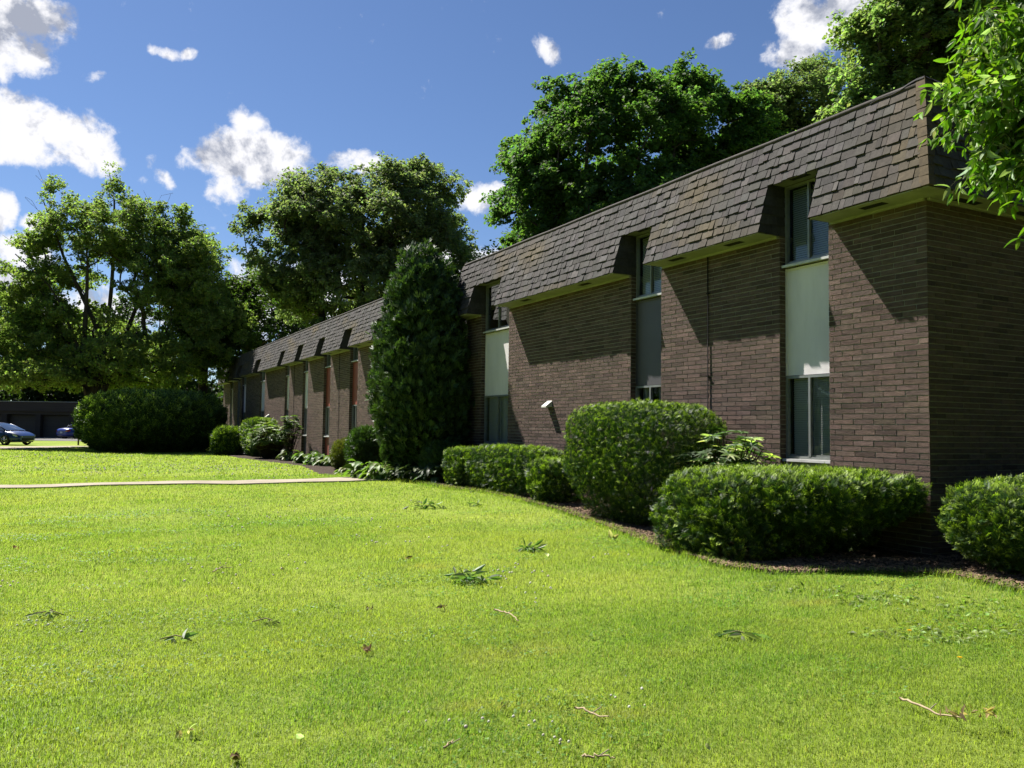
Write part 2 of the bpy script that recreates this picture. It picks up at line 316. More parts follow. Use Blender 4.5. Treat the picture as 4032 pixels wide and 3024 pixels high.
tag(G().tile(bt, bf, P, fr, RNG.uniform(.012, .038, n), cc_).obj('mulch_chips', M['chip']), kind='stuff', label='brown shredded bark mulch chips along the brick wall')

def ribbon(name, pts, wid, mat, lift, kind='structure', step=.5):
    pts = np.asarray(pts, float); seg = []
    for a, b in zip(pts[:-1], pts[1:]):
        m_ = max(2, int(np.linalg.norm(b-a)/step)); seg.append(a+(b-a)*np.linspace(0, 1, m_, endpoint=False)[:, None])
    p = np.concatenate(seg+[pts[-1:]]); tg = unit(np.gradient(p, axis=0)); nn = np.stack([-tg[:, 1], tg[:, 0]], -1)
    wid = np.interp(np.linspace(0, 1, len(p)), np.linspace(0, 1, len(np.atleast_1d(wid))), np.atleast_1d(wid)) if np.ndim(wid) else np.full(len(p), wid)
    g = G(); rows = []
    for s, dz in ((-.5, -.06), (-.5, lift), (-.17, lift), (.17, lift), (.5, lift), (.5, -.06)):
        q = p+nn*(wid[:, None]*s); rows.append(np.column_stack([q, gz(q[:, 0], q[:, 1])+dz]))
    v = np.stack(rows, 1).reshape(-1, 3); i = np.arange(len(p)-1)[:, None]*6+np.arange(5)[None]
    g.add(v, np.stack([i, i+6, i+7, i+1], -1).reshape(-1, 4)); return tag(g.obj(name, mat), kind=kind)
p0 = ground(0, 1921)[:2]; p1 = ground(1008, 1901)[:2]; p2 = ground(1392, 1890)[:2]; dd = unit(p2-p1)
PATH = np.array([p0-unit(p1-p0)*22, p0, p1, p2, p2+dd*3.2])
ribbon('concrete_path', PATH, 1.05, M['concrete'], .035)
def pathdist(x, y):
    best = np.full(np.shape(x), 1e9)
    for a, b in zip(PATH[:-1], PATH[1:]):
        ab = b-a; k = np.clip(((x-a[0])*ab[0]+(y-a[1])*ab[1])/(ab@ab), 0, 1); best = np.minimum(best, np.hypot(x-a[0]-ab[0]*k, y-a[1]-ab[1]*k))
    return best
ribbon('driveway', [ground(-500, 1764)[:2], ground(0, 1764)[:2], ground(130, 1762)[:2], ground(330, 1757)[:2]], [5.5, 5.5, 4.5, 1.6], M['concrete'], .02)
ribbon('parking_lot', [(-90, 83), (-34, 76)], 16., M['asphalt'], .02, step=4)

# ------------------------------------------------------------------ building pieces
RC = .0677
def bricks(g, P, u, n, ua, ub, z0, z1, seed=0, m=1, end=0.):
    r = np.random.default_rng(seed); k0 = int(math.floor(z0/RC)); k1 = int(math.ceil(z1/RC)); A = []
    for k in range(k0, k1):
        off = (k % 2)*.4*.305+(.07 if (k//2) % 2 else 0)*.305; j0 = int(math.floor((ua-off)/.305)); j1 = int(math.ceil((ub-off)/.305))
        jj = np.arange(j0, j1); a = np.maximum(off+jj*.305+.0058, ua); b = np.minimum(off+(jj+1)*.305-.0058, ub); ok = b-a > .03
        a, b = a[ok].copy(), b[ok].copy()
        if len(a): a[0] = ua-end if a[0] < ua+.03 else a[0]; A.append(np.stack([a, b, np.full(len(a), k*RC+.006), np.full(len(a), (k+1)*RC-.006)], -1))
    A = np.concatenate(A); A = A[(A[:, 3] > z0) & (A[:, 2] < z1-.01)]; A[:, 3] = np.minimum(A[:, 3], z1); q = len(A)
    A[:, 2:] += r.normal(0, .0012, (q, 1)); A[:, :2] += r.normal(0, .0012, (q, 1))
    pr = .0065+r.normal(0, .0012, (q, 4)); cor = [(0, 2), (1, 2), (1, 3), (0, 3)]
    fr_ = np.stack([P+u*A[:, a][:, None]+Z*A[:, b][:, None]+n*pr[:, i][:, None] for i, (a, b) in enumerate(cor)], 1)
    bk = np.stack([P+u*A[:, a][:, None]+Z*A[:, b][:, None]-n*.004 for a, b in cor], 1)
    v = np.concatenate([fr_, bk], 1).reshape(-1, 3); i = (np.arange(q)*8)[:, None, None]
    f = (i+np.array([[0, 1, 2, 3], [4, 5, 1, 0], [5, 6, 2, 1], [6, 7, 3, 2], [7, 4, 0, 3]])).reshape(-1, 4)
    base = np.clip(r.normal(1, .13, (q, 1)), .6, 1.4)*np.where(r.random((q, 1)) < .10, .72, 1.)*(1+r.normal(0, .02, (q, 3)))
    return g.add(v, f, np.repeat(base, 8, 0), m)
EAVE = 4.235; TOPZ = 5.60; NOTCH = 4.955
def mans(g, P0, u, out, ua, ub, ob, ot, notches, mitre=None, seed=1, moss=0., mitre_b=None):
    """mansard slope; notches = [(a, b)] cut up to NOTCH; mitre = (outset bottom, top) of the slope round the corner at ua"""
    r = np.random.default_rng(seed); Hh = TOPZ-EAVE; L = math.hypot(ob-ot, Hh); nn = unit(out*Hh+Z*(ob-ot)); sn = (NOTCH-EAVE)/Hh*L
    def pt(uu, s, lift=0.):
        fct = s/L; uu = np.asarray(uu, float); return P0+u*uu[..., None]+out*(ob+(ot-ob)*fct)[..., None]+Z*(EAVE+Hh*fct)[..., None]+nn*np.asarray(lift)[..., None] if np.ndim(s) else P0+u*uu[..., None]+out*(ob+(ot-ob)*fct)+Z*(EAVE+Hh*fct)+nn*np.asarray(lift)[..., None]
    def uA(s): return ua-(mitre[0]+(mitre[1]-mitre[0])*s/L if mitre else 0.)
    def hexa(a, b, s0, s1, back=-.25):
        a0 = uA(s0) if a is None else a; a1 = uA(s1) if a is None else a
        z0 = EAVE+Hh*s0/L; z1 = EAVE+Hh*s1/L; o0 = ob+(ot-ob)*s0/L; o1 = ob+(ot-ob)*s1/L
        q = lambda uu, oo, zz: P0+u*uu+out*oo+Z*zz
        am0 = ua if a is None else a
        v = [q(a0, o0, z0), q(b, o0, z0), q(b, back, z0), q(am0, back, z0), q(a1, o1, z1), q(b, o1, z1), q(b, back, z1), q(am0, back, z1)]
        g.add(v, [[0, 3, 2, 1], [4, 5, 6, 7], [0, 1, 5, 4], [1, 2, 6, 5], [2, 3, 7, 6], [3, 0, 4, 7]], (.8, .8, .8), 0)
    hexa(None if mitre else ua, ub, sn, L)
    segs = []; c = None if mitre else ua
    for a, b in notches: segs.append((c, a)); c = b
    segs.append((c, ub))
    for a, b in segs: hexa(a, b, 0., sn)
    rows = int(round(L/.139)); ex = L/rows; S = []
    for k in range(rows):
        s0 = k*ex; lo_ = uA(s0) ; spans = [(lo_, ub)] if s0+ex*.5 > sn else [((lo_ if a is None else a), b) for a, b in segs]
        for a, b in spans:
            x = a
            while x < b-.01:
                wd = r.choice([.08, .11, .145, .18, .23], p=[.18, .24, .28, .2, .1])*r.uniform(.93, 1.07); x1 = min(x+wd, b)
                if b-x1 < .06: x1 = b
                j = r.choice([0, 0, -.014, .004]) if k else r.choice([0, -.004, -.008]); S.append((x, x1-.008, max(s0+j, -.01), min(s0+ex*1.25, L), k)); x = x1
    S = np.array(S); q = len(S); th = r.choice([.013, .019, .027], q)+r.random(q)*.003; tw = r.normal(0, .0015, (q, 2))
    sh = np.zeros(q)
    if mitre: lim = np.array([uA(s) for s in S[:, 3]]); a2 = np.maximum(S[:, 0], lim)
    else: a2 = S[:, 0]
    A_ = [(S[:, 0], S[:, 2], th+tw[:, 0]), (S[:, 1], S[:, 2], th+tw[:, 1]), (S[:, 1], S[:, 3], sh+.002), (a2, S[:, 3], sh+.002), (S[:, 0], S[:, 2], sh-.004), (S[:, 1], S[:, 2], sh-.004), (S[:, 1], S[:, 3], sh-.004), (a2, S[:, 3], sh-.004)]
    v = np.stack([pt(a, b, c_) for a, b, c_ in A_], 1).reshape(-1, 3); i = (np.arange(q)*8)[:, None, None]
    f = (i+np.array([[0, 1, 2, 3], [4, 5, 1, 0], [5, 6, 2, 1], [7, 4, 0, 3]])).reshape(-1, 4)
    cb = np.clip(r.normal(1, .16, (q, 1)), .55, 1.6)*(1+r.normal(0, .025, (q, 3)))
    cb[r.random(q) < .035] *= 1.55
    um = (S[:, 0]+S[:, 1])/2; mo = np.clip(noise(np.stack([um*.7, S[:, 2]*1.2, um*0+seed], -1), 1.3)*1.3-.25, 0, 1)+moss*np.exp(-((um-uA(0))/.85)**2)*r.uniform(.2, 1.2, q)+.9*np.exp(-((um-9.2)/.6)**2-((S[:, 2]-.95)/.3)**2)
    mo = np.clip(mo, 0, 1)[:, None]*.75; cb = cb*(1-mo)+mo*np.array([1.75, 1.45, .70])*np.clip(r.normal(1, .15, (q, 1)), .6, 1.4)
    g.add(v, f, np.repeat(cb, 8, 0), 1)
    # shingled cheeks of the notches
    for a, b in notches:
        for uu, sgn in ((a, 1), (b, -1)):
            for k in range(int(sn/ex)+1):
                s0 = k*ex; s1 = min(s0+ex*1.2, sn); z0, z1 = EAVE+Hh*s0/L, EAVE+Hh*s1/L; o0 = ob+(ot-ob)*s0/L+.012; x = o0
                while x > -.09:
                    x1 = max(x-r.uniform(.1, .2), -.1); t_ = .012+r.random()*.006; q_ = lambda oo, zz, l: P0+u*(uu+sgn*l)+out*oo+Z*zz
                    xe = min(x, ob+(ot-ob)*s1/L+.01); jz = r.uniform(-.01, .004)
                    vv = [q_(x, z0+jz, t_), q_(x1+.004, z0+jz, t_), q_(x1+.004, z1, .002), q_(xe, z1, .002), q_(x, z0+jz, -.002), q_(x1+.004, z0+jz, -.002)]
                    if x1 < xe: g.add(vv, [[0, 1, 2, 3], [4, 5, 1, 0], [0, 3, 3, 4]] if False else [[0, 1, 2, 3], [4, 5, 1, 0]], np.full(3, r.uniform(.75, 1.2)), 1)
                    x = x1
    return segs, uA
def slab(g, t0, t1, o0, o1, z0, z1, c=(1, 1, 1), m=0, P0=C0, u=D, out=N):
    ctr = P0+u*(t0+t1)/2+out*(o0+o1)/2+Z*(z0+z1)/2
    return g.box(ctr, [u, out, Z], [abs(t1-t0)/2, abs(o1-o0)/2, abs(z1-z0)/2], c, m)
def window(root, P0, u, out, a, b, z0, z1, blind, detail=True, gl=-.115):
    g = G(); kw = dict(P0=P0, u=u, out=out); fw = .035
    slab(g, a, a+fw, -.17, -.10, z0, z1, **kw); slab(g, b-fw, b, -.17, -.10, z0, z1, **kw)
    slab(g, a+fw, b-fw, -.17, -.10, z1-fw, z1, **kw); slab(g, a+fw, b-fw, -.17, -.10, z0, z0+fw, **kw)
    mid = (a+b)/2-(.0 if b-a < 1.2 else .0); slab(g, mid-.018, mid+.018, -.155, -.095, z0+fw, z1-fw, **kw)
    slab(g, a+fw, mid-.018, -.145, -.125, z0+fw, z0+fw+.025, **kw); slab(g, mid+.018, b-fw, -.165, -.148, z0+fw, z0+fw+.025, **kw)
    wd = g.obj('window', M['alu'], root)
    g = G(); slab(g, a-.0, b+.0, -.168, -.045, z0-.028, z0-.003, **kw); slab(g, a+.002, b-.002, -.045, -.03, z0-.04, z0-.006, **kw); g.obj('sill', M['sill'], wd)
    for s0, s1, oo in ((a+fw, mid-.018, -.135), (mid+.018, b-fw, -.157)):
        g = G(); q = lambda uu, zz: P0+u*uu+out*oo+Z*zz
        g.add([q(s0, z0+fw), q(s1, z0+fw), q(s1, z1-fw), q(s0, z1-fw)], [[0, 1, 2, 3] if np.dot(np.cross(u, Z), out) > 0 else [0, 3, 2, 1]]); g.obj('glass_pane', M['glass'], wd)
    if blind:
        mat, style = blind; g = G()
        if style == 'slats' and detail:
            for zz in np.arange(z0+.05, z1-.04, .031):
                c_ = P0+u*(a+b)/2+out*(-.215)+Z*zz; ax = [u, unit(out*.5-Z*.87), np.cross(u, unit(out*.5-Z*.87))]; g.box(c_, ax, [(b-a)/2-.05, .0165, .0008])
        elif style == 'curtain':
            x = np.linspace(a+.03, a+(b-a)*.93, 50); oo = -.24+.02*np.sin(x*70)+.008*np.sin(x*151)
            for j in range(49):
                if .44 < (j/49) < .62: continue
                q = lambda i_, zz: P0+u*x[i_]+out*oo[i_]+Z*zz
                g.add([q(j, z0+.03), q(j+1, z0+.03), q(j+1, z1-.02), q(j, z1-.02)], [[0, 1, 2, 3]])
        else: slab(g, a+.04, b-.04, -.23, -.225, z0+.03, z1-.02, **kw)
        g.obj('blind' if style != 'curtain' else 'curtain', M[mat], wd)
def bay(root, P0, u, out, a, b, panel, apron, up, low, detail=True):
    kw = dict(P0=P0, u=u, out=out)
    window(root, P0, u, out, a+.003, b-.003, 3.81, 4.94, up, detail); window(root, P0, u, out, a+.003, b-.003, 1.085, 2.235, low, detail)
    for nm, z0, z1, mt in (('spandrel_panel', 2.243, 3.76, panel), ('apron_panel', -.1, 1.04, apron)):
        g = G(); slab(g, a+.02, b-.02, -.17, -.125, z0, z1, **kw); slab(g, a+.003, a+.02, -.17, -.105, z0, z1, **kw); slab(g, b-.02, b-.003, -.17, -.105, z0, z1, **kw)
        if z1 > 3: slab(g, a+.02, b-.02, -.17, -.112, z1-.03, z1-.002, **kw)
        g.obj(nm, M[mt], root)
def wing(root, t0, t1, bays, oo=0., depth=9., detail=True, side=False, seed=1, mit=None, moss=0.):
    P0 = C0+N*oo; g = G(); c = t0; piers = []
    for b_ in bays: piers.append((c, b_[0])); c = b_[1]
    piers.append((c, t1))
    for j, (a, b) in enumerate(piers):
        slab(g, a, b, -.25, 0, -.3, EAVE-.003, P0=P0)
        bricks(g, P0, D, N, a, b, -.15, EAVE, seed*100+j, end=.0085 if (j == 0 and side) else 0.)
        if j > 0 and detail: bricks(g, P0+D*a, -N, -D, .002, .10, -.15, EAVE, seed*200+j)
        if j < len(piers)-1 and detail: bricks(g, P0+D*b, -N, D, .002, .10, -.15, EAVE, seed*300+j)
    for a, b in [(x[0], x[1]) for x in bays]: slab(g, a, b, -.25, -.175, 4.945, NOTCH+.0, (.3, .3, .3), P0=P0)
    if side:
        PS = C0; sb = (1.92, 2.80)
        for a, b in ((.25, sb[0]), (sb[1], depth)): slab(g, a, b, -.25, -.0, -.3, EAVE-.003, P0=PS, u=-N, out=-D)
        bricks(g, PS, -N, -D, .0, sb[0], -.15, EAVE, seed*400); bricks(g, PS, -N, -D, sb[1], depth, -.15, EAVE, seed*401)
    else: slab(g, t0, t0+.2, -depth, -.25, -.3, EAVE, P0=P0)
    slab(g, t1-.2, t1, -depth, -.25, -.3, EAVE, P0=P0); slab(g, t0, t1, -depth-.2, -depth, -.3, EAVE+.5, P0=P0)
    slab(g, t0+.26, t1-.2, -1.05, -1.0, -.3, EAVE+.8, (.25, .25, .25), P0=P0)
    g.obj('wall', [M['mortar'], M['brick']], root)
    g = G(); slab(g, t0+.05, t1-.05, -depth-.2, -.2, TOPZ-.12, TOPZ-.02, (.5, .5, .5), P0=P0)
    nts = [(b_[0]-.03, b_[1]+.0) for b_ in bays]
    segs, uA = mans(g, P0, D, N, t0-(0 if side else .25), t1+.25, .40, .03, nts, (.32, .03) if side else None, seed, moss)
    if side: mans(g, C0, -N, -D, 0, depth, .32, .03, [(sb[0]-.0, sb[1])], (.40, .03), seed+50, .3)
    roof = g.obj('mansard_roof', [M['shingle'], M['shingle']], root)
    # soffit boards, lip, vents
    g = G(); gv = G()
    for a, b in segs:
        a_ = -.31 if a is None else a+.012
        slab(g, a_, b-.012, .004, .392, EAVE-.014, EAVE-.002, P0=P0); slab(g, max(a_, 0.) if a is None else a_, b-.02, .011, .045, EAVE-.045, EAVE-.015, (1.05, 1.05, 1.05), P0=P0)
        if detail and b-a_ > 1.2:
            for tv in ((a_+b)/2,) if b-a_ < 2 else (a_+.5*(b-a_)/2, a_+1.5*(b-a_)/2): slab(gv, tv-.17, tv+.17, .17, .29, EAVE-.017, EAVE-.0145, P0=P0)
    for b_ in bays: 
        slab(g, b_[0], b_[1], -.09, .2, NOTCH-.012, NOTCH-.003, (.62, .62, .62), P0=P0)
        if detail: slab(gv, b_[0]+.25, b_[1]-.3, .04, .13, NOTCH-.0145, NOTCH-.0125, P0=P0)
    if side:
        slab(g, .004, 1.9, .004, .312, EAVE-.014, EAVE-.002, P0=C0, u=-N, out=-D); slab(g, .0, 1.9, .011, .045, EAVE-.045, EAVE-.015, P0=C0, u=-N, out=-D)
        slab(g, 2.83, depth, .004, .312, EAVE-.014, EAVE-.002, P0=C0, u=-N, out=-D)
        for tv in (.35, 1.5): slab(gv, tv, tv+.42, .09, .2, EAVE-.017, EAVE-.0145, P0=C0, u=-N, out=-D)
    g.obj('soffit', M['soffit'], roof)
    for a_ in range(len(gv.v)):
        g1 = G(); g1.add(gv.v[a_], gv.f[a_]-8*a_); g1.obj('soffit_vent', M['black'], roof)
    # rolled edge along the top
    g = G(); x = np.arange(t0-.02, t1+.2, .5); zz = TOPZ+.004*np.sin(x*2.1)
    pts = P0+D*x[:, None]+N*.025+Z*(zz+.01)[:, None]; g.tube(pts, .032, 6, (1.15, 1.1, 1.05)); 
    if side:
        xx = np.arange(-.02, depth, .6); g.tube(C0-N*xx[:, None]-D*.025+Z*(TOPZ+.012), .03, 6, (.8, .8, .8))
    g.obj('roof_edge_cap', M['shingle'], roof)
    return P0, roof
# near wing
near = empty('apartment_building', W(0, 0)); tag(near, 'dark brown brick apartment wing nearest the camera, corner and shingled mansard at the right', 'apartment building')
BA = [(1.43, 2.30, 'panel_white', 'panel_white', ('blind_sky_tint', 'slats'), ('blind_dark', 'slats')), (4.98, 5.85, 'panel_dark', 'panel_dark', ('blind_pale', 'slats'), ('curtain', 'curtain')), (10.57, 12.02, 'panel_white', 'panel_white', None, ('blind_dark', 'slats'))]
_, roofA = wing(near, 0., 12.85, BA, side=True, seed=3, moss=.9)
for b_ in BA: bay(near, C0, D, N, *b_)
bay(near, C0, -N, -D, 1.92, 2.80, 'panel_white', 'panel_white', None, ('blind_dark', 'slats'))
# hip caps and the lifted flashing at the corner
g = G(); r = np.random.default_rng(5); Pb = W(-.335, .415, EAVE); Pt = W(-.04, .05, TOPZ+.02); hd = unit(Pt-Pb)
for k in range(11):
    c0 = Pb+(Pt-Pb)*(k/11.); c1 = Pb+(Pt-Pb)*((k+1.25)/11.); wv = .115*r.uniform(.9, 1.1); th = .018+.006*r.random(); nn = unit(N-D+Z*.3)
    v = [c0-D*.0+nn*th, c0+D*wv+N*(-.0)+nn*(th*.5)+Z*.0, c1+D*wv+nn*.004, c1+nn*.006, c0-N*wv+nn*th*.5, c1-N*wv+nn*.004, c0-nn*.01, c0+D*wv-nn*.012, c0-N*wv-nn*.012]
    mcol = np.array([1.6, 1.3, .75])*r.uniform(.8, 1.25)
    g.add(v, [[0, 3, 2, 1], [0, 4, 5, 3], [6, 0, 1, 7], [6, 8, 4, 0]], mcol)
g.obj('hip_cap', M['shingle'], roofA)
g = G(); x = np.linspace(0, 1, 8); top = W(-.03, .03, TOPZ+.075)
pa = top+D*(x[:, None]*.75)+Z*(-.065*x+.015*np.sin(x*9))[:, None]; pb = top-N*(x[:, None]*.9)+Z*(-.06*x)[:, None]
for pp, side_v in ((pa, N), (pb, -D)):
    q = np.concatenate([pp, pp+side_v*.03-Z*.035, pp-side_v*.12+Z*.002]); nn_ = len(pp)
    g.add(q, [[j, j+1, nn_+j+1, nn_+j] for j in range(nn_-1)]+[[j, 2*nn_+j, 2*nn_+j+1, j+1] for j in range(nn_-1)])
g.obj('corner_flashing', M['black'], roofA)
def pipe(root, t, z1=EAVE-.05):
    g = G(); g.tube([W(t, .028, .0), W(t, .028, z1)], .009, 8)
    for zz in (.9, 2.3, 3.6): slab(g, t-.022, t+.022, .009, .045, zz, zz+.02)
    g.obj('wall_conduit', M['dark_metal'], root)
pipe(near, 3.78)
def hood(root, t, z, s=1.):
    g = G(); q = lambda a, b, c: W(t+a*s, b*s, z+c*s)
    g.add([q(-.12, .01, -.07), q(.12, .01, -.07), q(.12, .01, .09), q(-.12, .01, .09), q(-.12, .20, -.09), q(.12, .20, -.09), q(.12, .20, -.055), q(-.12, .20, -.055)], [[3, 2, 6, 7], [4, 7, 6, 5], [0, 3, 7, 4], [1, 5, 6, 2]]); g.obj('vent_hood', M['hood'], root)
    g = G(); slab(g, t-.07*s, t+.07*s, .01, .03, z-.06*s, z+.06*s); g.obj('vent_louvre', M['dark_metal'], root)
hood(near, 8.68, 1.97, .8)
fc = bpy.data.curves.new('unit_number', 'FONT'); fc.body = '452'; fc.size = .115; fc.extrude = .004; fc.align_x = 'CENTER'
fo = bpy.data.objects.new('unit_number', fc); col.objects.link(fo); p_ = W(12.5, .017, 1.585)-np.array(near['_w'][:])
fo.matrix_local = Matrix.Translation(p_) @ Matrix(((-D[0], 0, N[0]), (-D[1], 0, N[1]), (0, 1, 0))).to_4x4(); me_ = bpy.data.meshes.new_from_object(fo); mw_ = fo.matrix_local.copy(); bpy.data.objects.remove(fo); fo = bpy.data.objects.new('unit_number', me_); col.objects.link(fo); fo.parent = near; fo.matrix_local = mw_; me_.materials.clear(); me_.materials.append(M['white'])
# recessed entry, far wing, last wing
ent = empty('entry_wing', W(15, -1.8)); tag(ent, 'recessed brick entry bay behind the tall arborvitae, joining the two long wings', 'building entry')
wing(ent, 12.85, 17.0, [(14.4, 15.5)], oo=-1.8, depth=7., detail=False, seed=8)
bay(ent, C0-N*1.8, D, N, 14.4, 15.5, 'panel_dark', 'panel_dark', None, None, False)
far = empty('apartment_building', W(17, 0)); tag(far, 'far brick apartment wing with red and white panels beyond the arborvitae', 'apartment building')
BB = [(18.4, 19.3, 'panel_red', 'panel_red', None, None), (21.97, 22.9, 'panel_red', 'panel_red', None, ('curtain', 'plain')), (25.45, 26.4, 'panel_red', 'panel_red', None, ('curtain', 'plain')), (28.9, 29.8, 'panel_white', 'panel_dark', None, None),
      (32.35, 33.2, 'panel_white', 'panel_dark', None, None), (37.8, 39.15, 'panel_white', 'panel_white', ('curtain', 'plain'), None), (43.1, 44.3, 'panel_white', 'panel_dark', None, None)]
wing(far, 17., 45., BB, detail=True, seed=11)
for b_ in BB: bay(far, C0, D, N, *b_, detail=False)
for t in (24.17, 31.32): pipe(far, t)
hood(far, 36.6, 1.95)
last = empty('apartment_building', W(47.5, -.3)); tag(last, 'last brick wing in deep tree shade at the far end of the row', 'apartment building')
wing(last, 47.5, 53., [(49.3, 50.3)], oo=-.3, detail=False, seed=21); bay(last, C0-N*.3, D, N, 49.3, 50.3, 'panel_white', 'panel_white', None, None, False)
# ------------------------------------------------------------------ foliage tools
def frames(n_, a_):
    """rows: side, along, normal for each normal n_ and rough direction a_"""
    n_ = unit(n_); a_ = unit(a_-n_*np.sum(a_*n_, 1, keepdims=True)); return np.stack([np.cross(a_, n_), a_, n_], 1)
def rdir(r, n): return unit(r.normal(size=(n, 3)))
LEAF4 = (np.array([[0, -.5, 0], [.32, 0, .06], [0, .5, 0], [-.32, 0, .06]]), np.array([[0, 1, 2, 3]]))
def leafcol(r, n, base, var=.22, hue=.08):
    b = np.array(base)*np.clip(r.normal(1, var, (n, 1)), .45, 1.8); return np.clip(b*(1+r.normal(0, hue, (n, 3))), 0, 1)
def tree(name, label, cat, base, trunk_r, shells, base_col, leaf=.16, ncl=160, per=600, cr=.9, seed=1, group=None, stems=None, bare=(), mat='leaf', flat=.65, shell=.62, zmin=1.5, gap=0., col2=None):
    r = np.random.default_rng(seed); base = np.array([base[0], base[1], float(gz(base[0], base[1]))-.1]); root = empty(name, base); tag(root, label, cat, group)
    vol = np.array([s[3]*s[4]*s[5] for s in shells])**.8; cs = []
    while len(cs) < ncl:
        s = shells[r.choice(len(shells), p=vol/vol.sum())]; s = tuple(s[:3])+tuple(max(q-.7*cr, q*.55) for q in s[3:6]); d = rdir(r, 1)[0]; rad = shell+(1-shell)*r.random()**.6
        if r.random() < .22: rad *= r.random()**.5
        p = np.array(s[:3])+d*np.array(s[3:6])*rad
        if p[2] < zmin: continue
        if any(np.sum(((p-np.array(q[:3]))/np.array(q[3:6]))**2) < (shell*.75)**2 for q in shells) and r.random() < .8: continue
        cs.append(p)
    cs = np.array(cs)
    # branching skeleton: every clump hangs on the nearest good spot of what has grown so far
    nodes = []; par = []; 
    def addpath(pts, parent):
        for p in pts: nodes.append(np.array(p, float)); par.append(parent); parent = len(nodes)-1
        return parent
    zt = max(s[2]+s[5]*.35 for s in shells); cx = np.average([s[0] for s in shells], weights=vol); cy = np.average([s[1] for s in shells], weights=vol)
    stems = stems or [[(base[0]+(cx-base[0])*k+.15*math.sin(k*7+seed), base[1]+(cy-base[1])*k, base[2]+(zt-base[2])*k) for k in np.linspace(0, 1, 12)]]
    isr = []
    for s in stems: a = len(nodes); addpath(s, -1); isr.append((a, len(nodes)))
    nst = len(nodes); order = np.argsort(np.linalg.norm(cs-(base+np.array([0, 0, (zt-base[2])*.4])), axis=1)); tips = []
    for i in order:
        c = cs[i]; A = np.array(nodes); dv = c-A; dist = np.linalg.norm(dv, axis=1); cost = dist+.9*np.maximum(0, A[:, 2]-c[2]+dist*.25)+.8*(A[:, 2] < zmin*.6)*5
        j = int(np.argmin(cost)); L = dist[j]; m = max(2, int(L/.9)); mid = (A[j]+c)/2+Z*L*.12+r.normal(0, .07*L, 3); k = np.linspace(0, 1, m+1)[1:, None]
        tips.append(addpath((1-k)**2*A[j]+2*k*(1-k)*mid+k*k*c+r.normal(0, .05, (m, 3))*(1-k), j))
    for b in bare:
        A = np.array(nodes); j = int(np.argmin(np.linalg.norm(A-np.array(b[0]), axis=1))); tips.append(addpath(b, j))
    A = np.array(nodes); cnt = np.zeros(len(A)); 
    for t_ in tips: cnt[t_] += 1
    for i in range(len(A)-1, -1, -1):
        if par[i] >= 0: cnt[par[i]] += cnt[i]
    rad = .018*np.maximum(cnt, .6)**.5; rad = rad*min(trunk_r/rad.max(), 2.4)
    for a, b in isr:
        tr = trunk_r*(1-np.linspace(0, 1, b-a))**1.2*.8+.03; rad[a:b] = np.maximum(rad[a:b], tr)
    kids = {}
    for i, p in enumerate(par): kids.setdefault(p, []).append(i)
    g = G(); stack = [(i, None) for i in kids.get(-1, [])]
    while stack:
        i, p = stack.pop(); path = [p] if p is not None else []; path.append(i)
        while True:
            ch = kids.get(path[-1], [])
            if not ch: break
            ch = sorted(ch, key=lambda q: -cnt[q]); stack += [(q, path[-1]) for q in ch[1:]]; path.append(ch[0])
        if len(path) > 1:
            rr = rad[path].copy(); 
            if p is not None: rr[0] = min(rr[0], rr[1]*1.15)
            k_ = 8 if rr.max() > .12 else 4; g.tube(A[path], rr, k_, (1, 1, 1), cap=False)
    g.obj('trunk', M['bark'], root)
    # leaves
    n = ncl*per; ci = np.repeat(np.arange(ncl), per); R_ = cr*r.uniform(.6, 1.3, ncl)[ci]
    # each clump is a handful of twig ends, so the crown breaks into tufts and gaps
    nt_ = 14; tw = rdir(r, ncl*nt_)*np.array([1, 1, flat])*(r.random((ncl*nt_, 1))**.4); tw[:, 2] += .12; tid = ci*nt_+r.integers(0, nt_, n)
    off = tw[tid]*R_[:, None]+rdir(r, n)*(r.random((n, 1))**.45)*(R_[:, None]*.33)*np.array([1, 1, .75]); P = cs[ci]+off
    out_ = unit(P-np.array([cx, cy, base[2]+(zt-base[2])*.55])); nn = unit(.55*Z+.5*out_+.8*rdir(r, n)); sz = leaf*r.uniform(.65, 1.3, n)
    bc = leafcol(r, n, base_col)*(.85+.3*r.random(ncl)[ci])[:, None]
    if col2 is not None: mk_ = (r.random(ncl*nt_) < .3)[tid]; bc[mk_] = bc[mk_]*.4+.6*leafcol(r, int(mk_.sum()), col2)
    g = G(); g.tile(*LEAF4, P, frames(nn, rdir(r, n)), sz, bc); g.obj('crown', M[mat], root); return root
def E_(px, py, Y, rx, ry, dY=0., dep=None):
    """an ellipsoid whose outline is centred on that pixel at depth Y (rx, ry in photo pixels)"""
    p = at(px, py, Y+dY); s = Y/F; return (p[0], p[1], p[2], rx*s, (dep if dep else rx*s), ry*s)
def gp(px, Y): return (px-CX)/F*Y
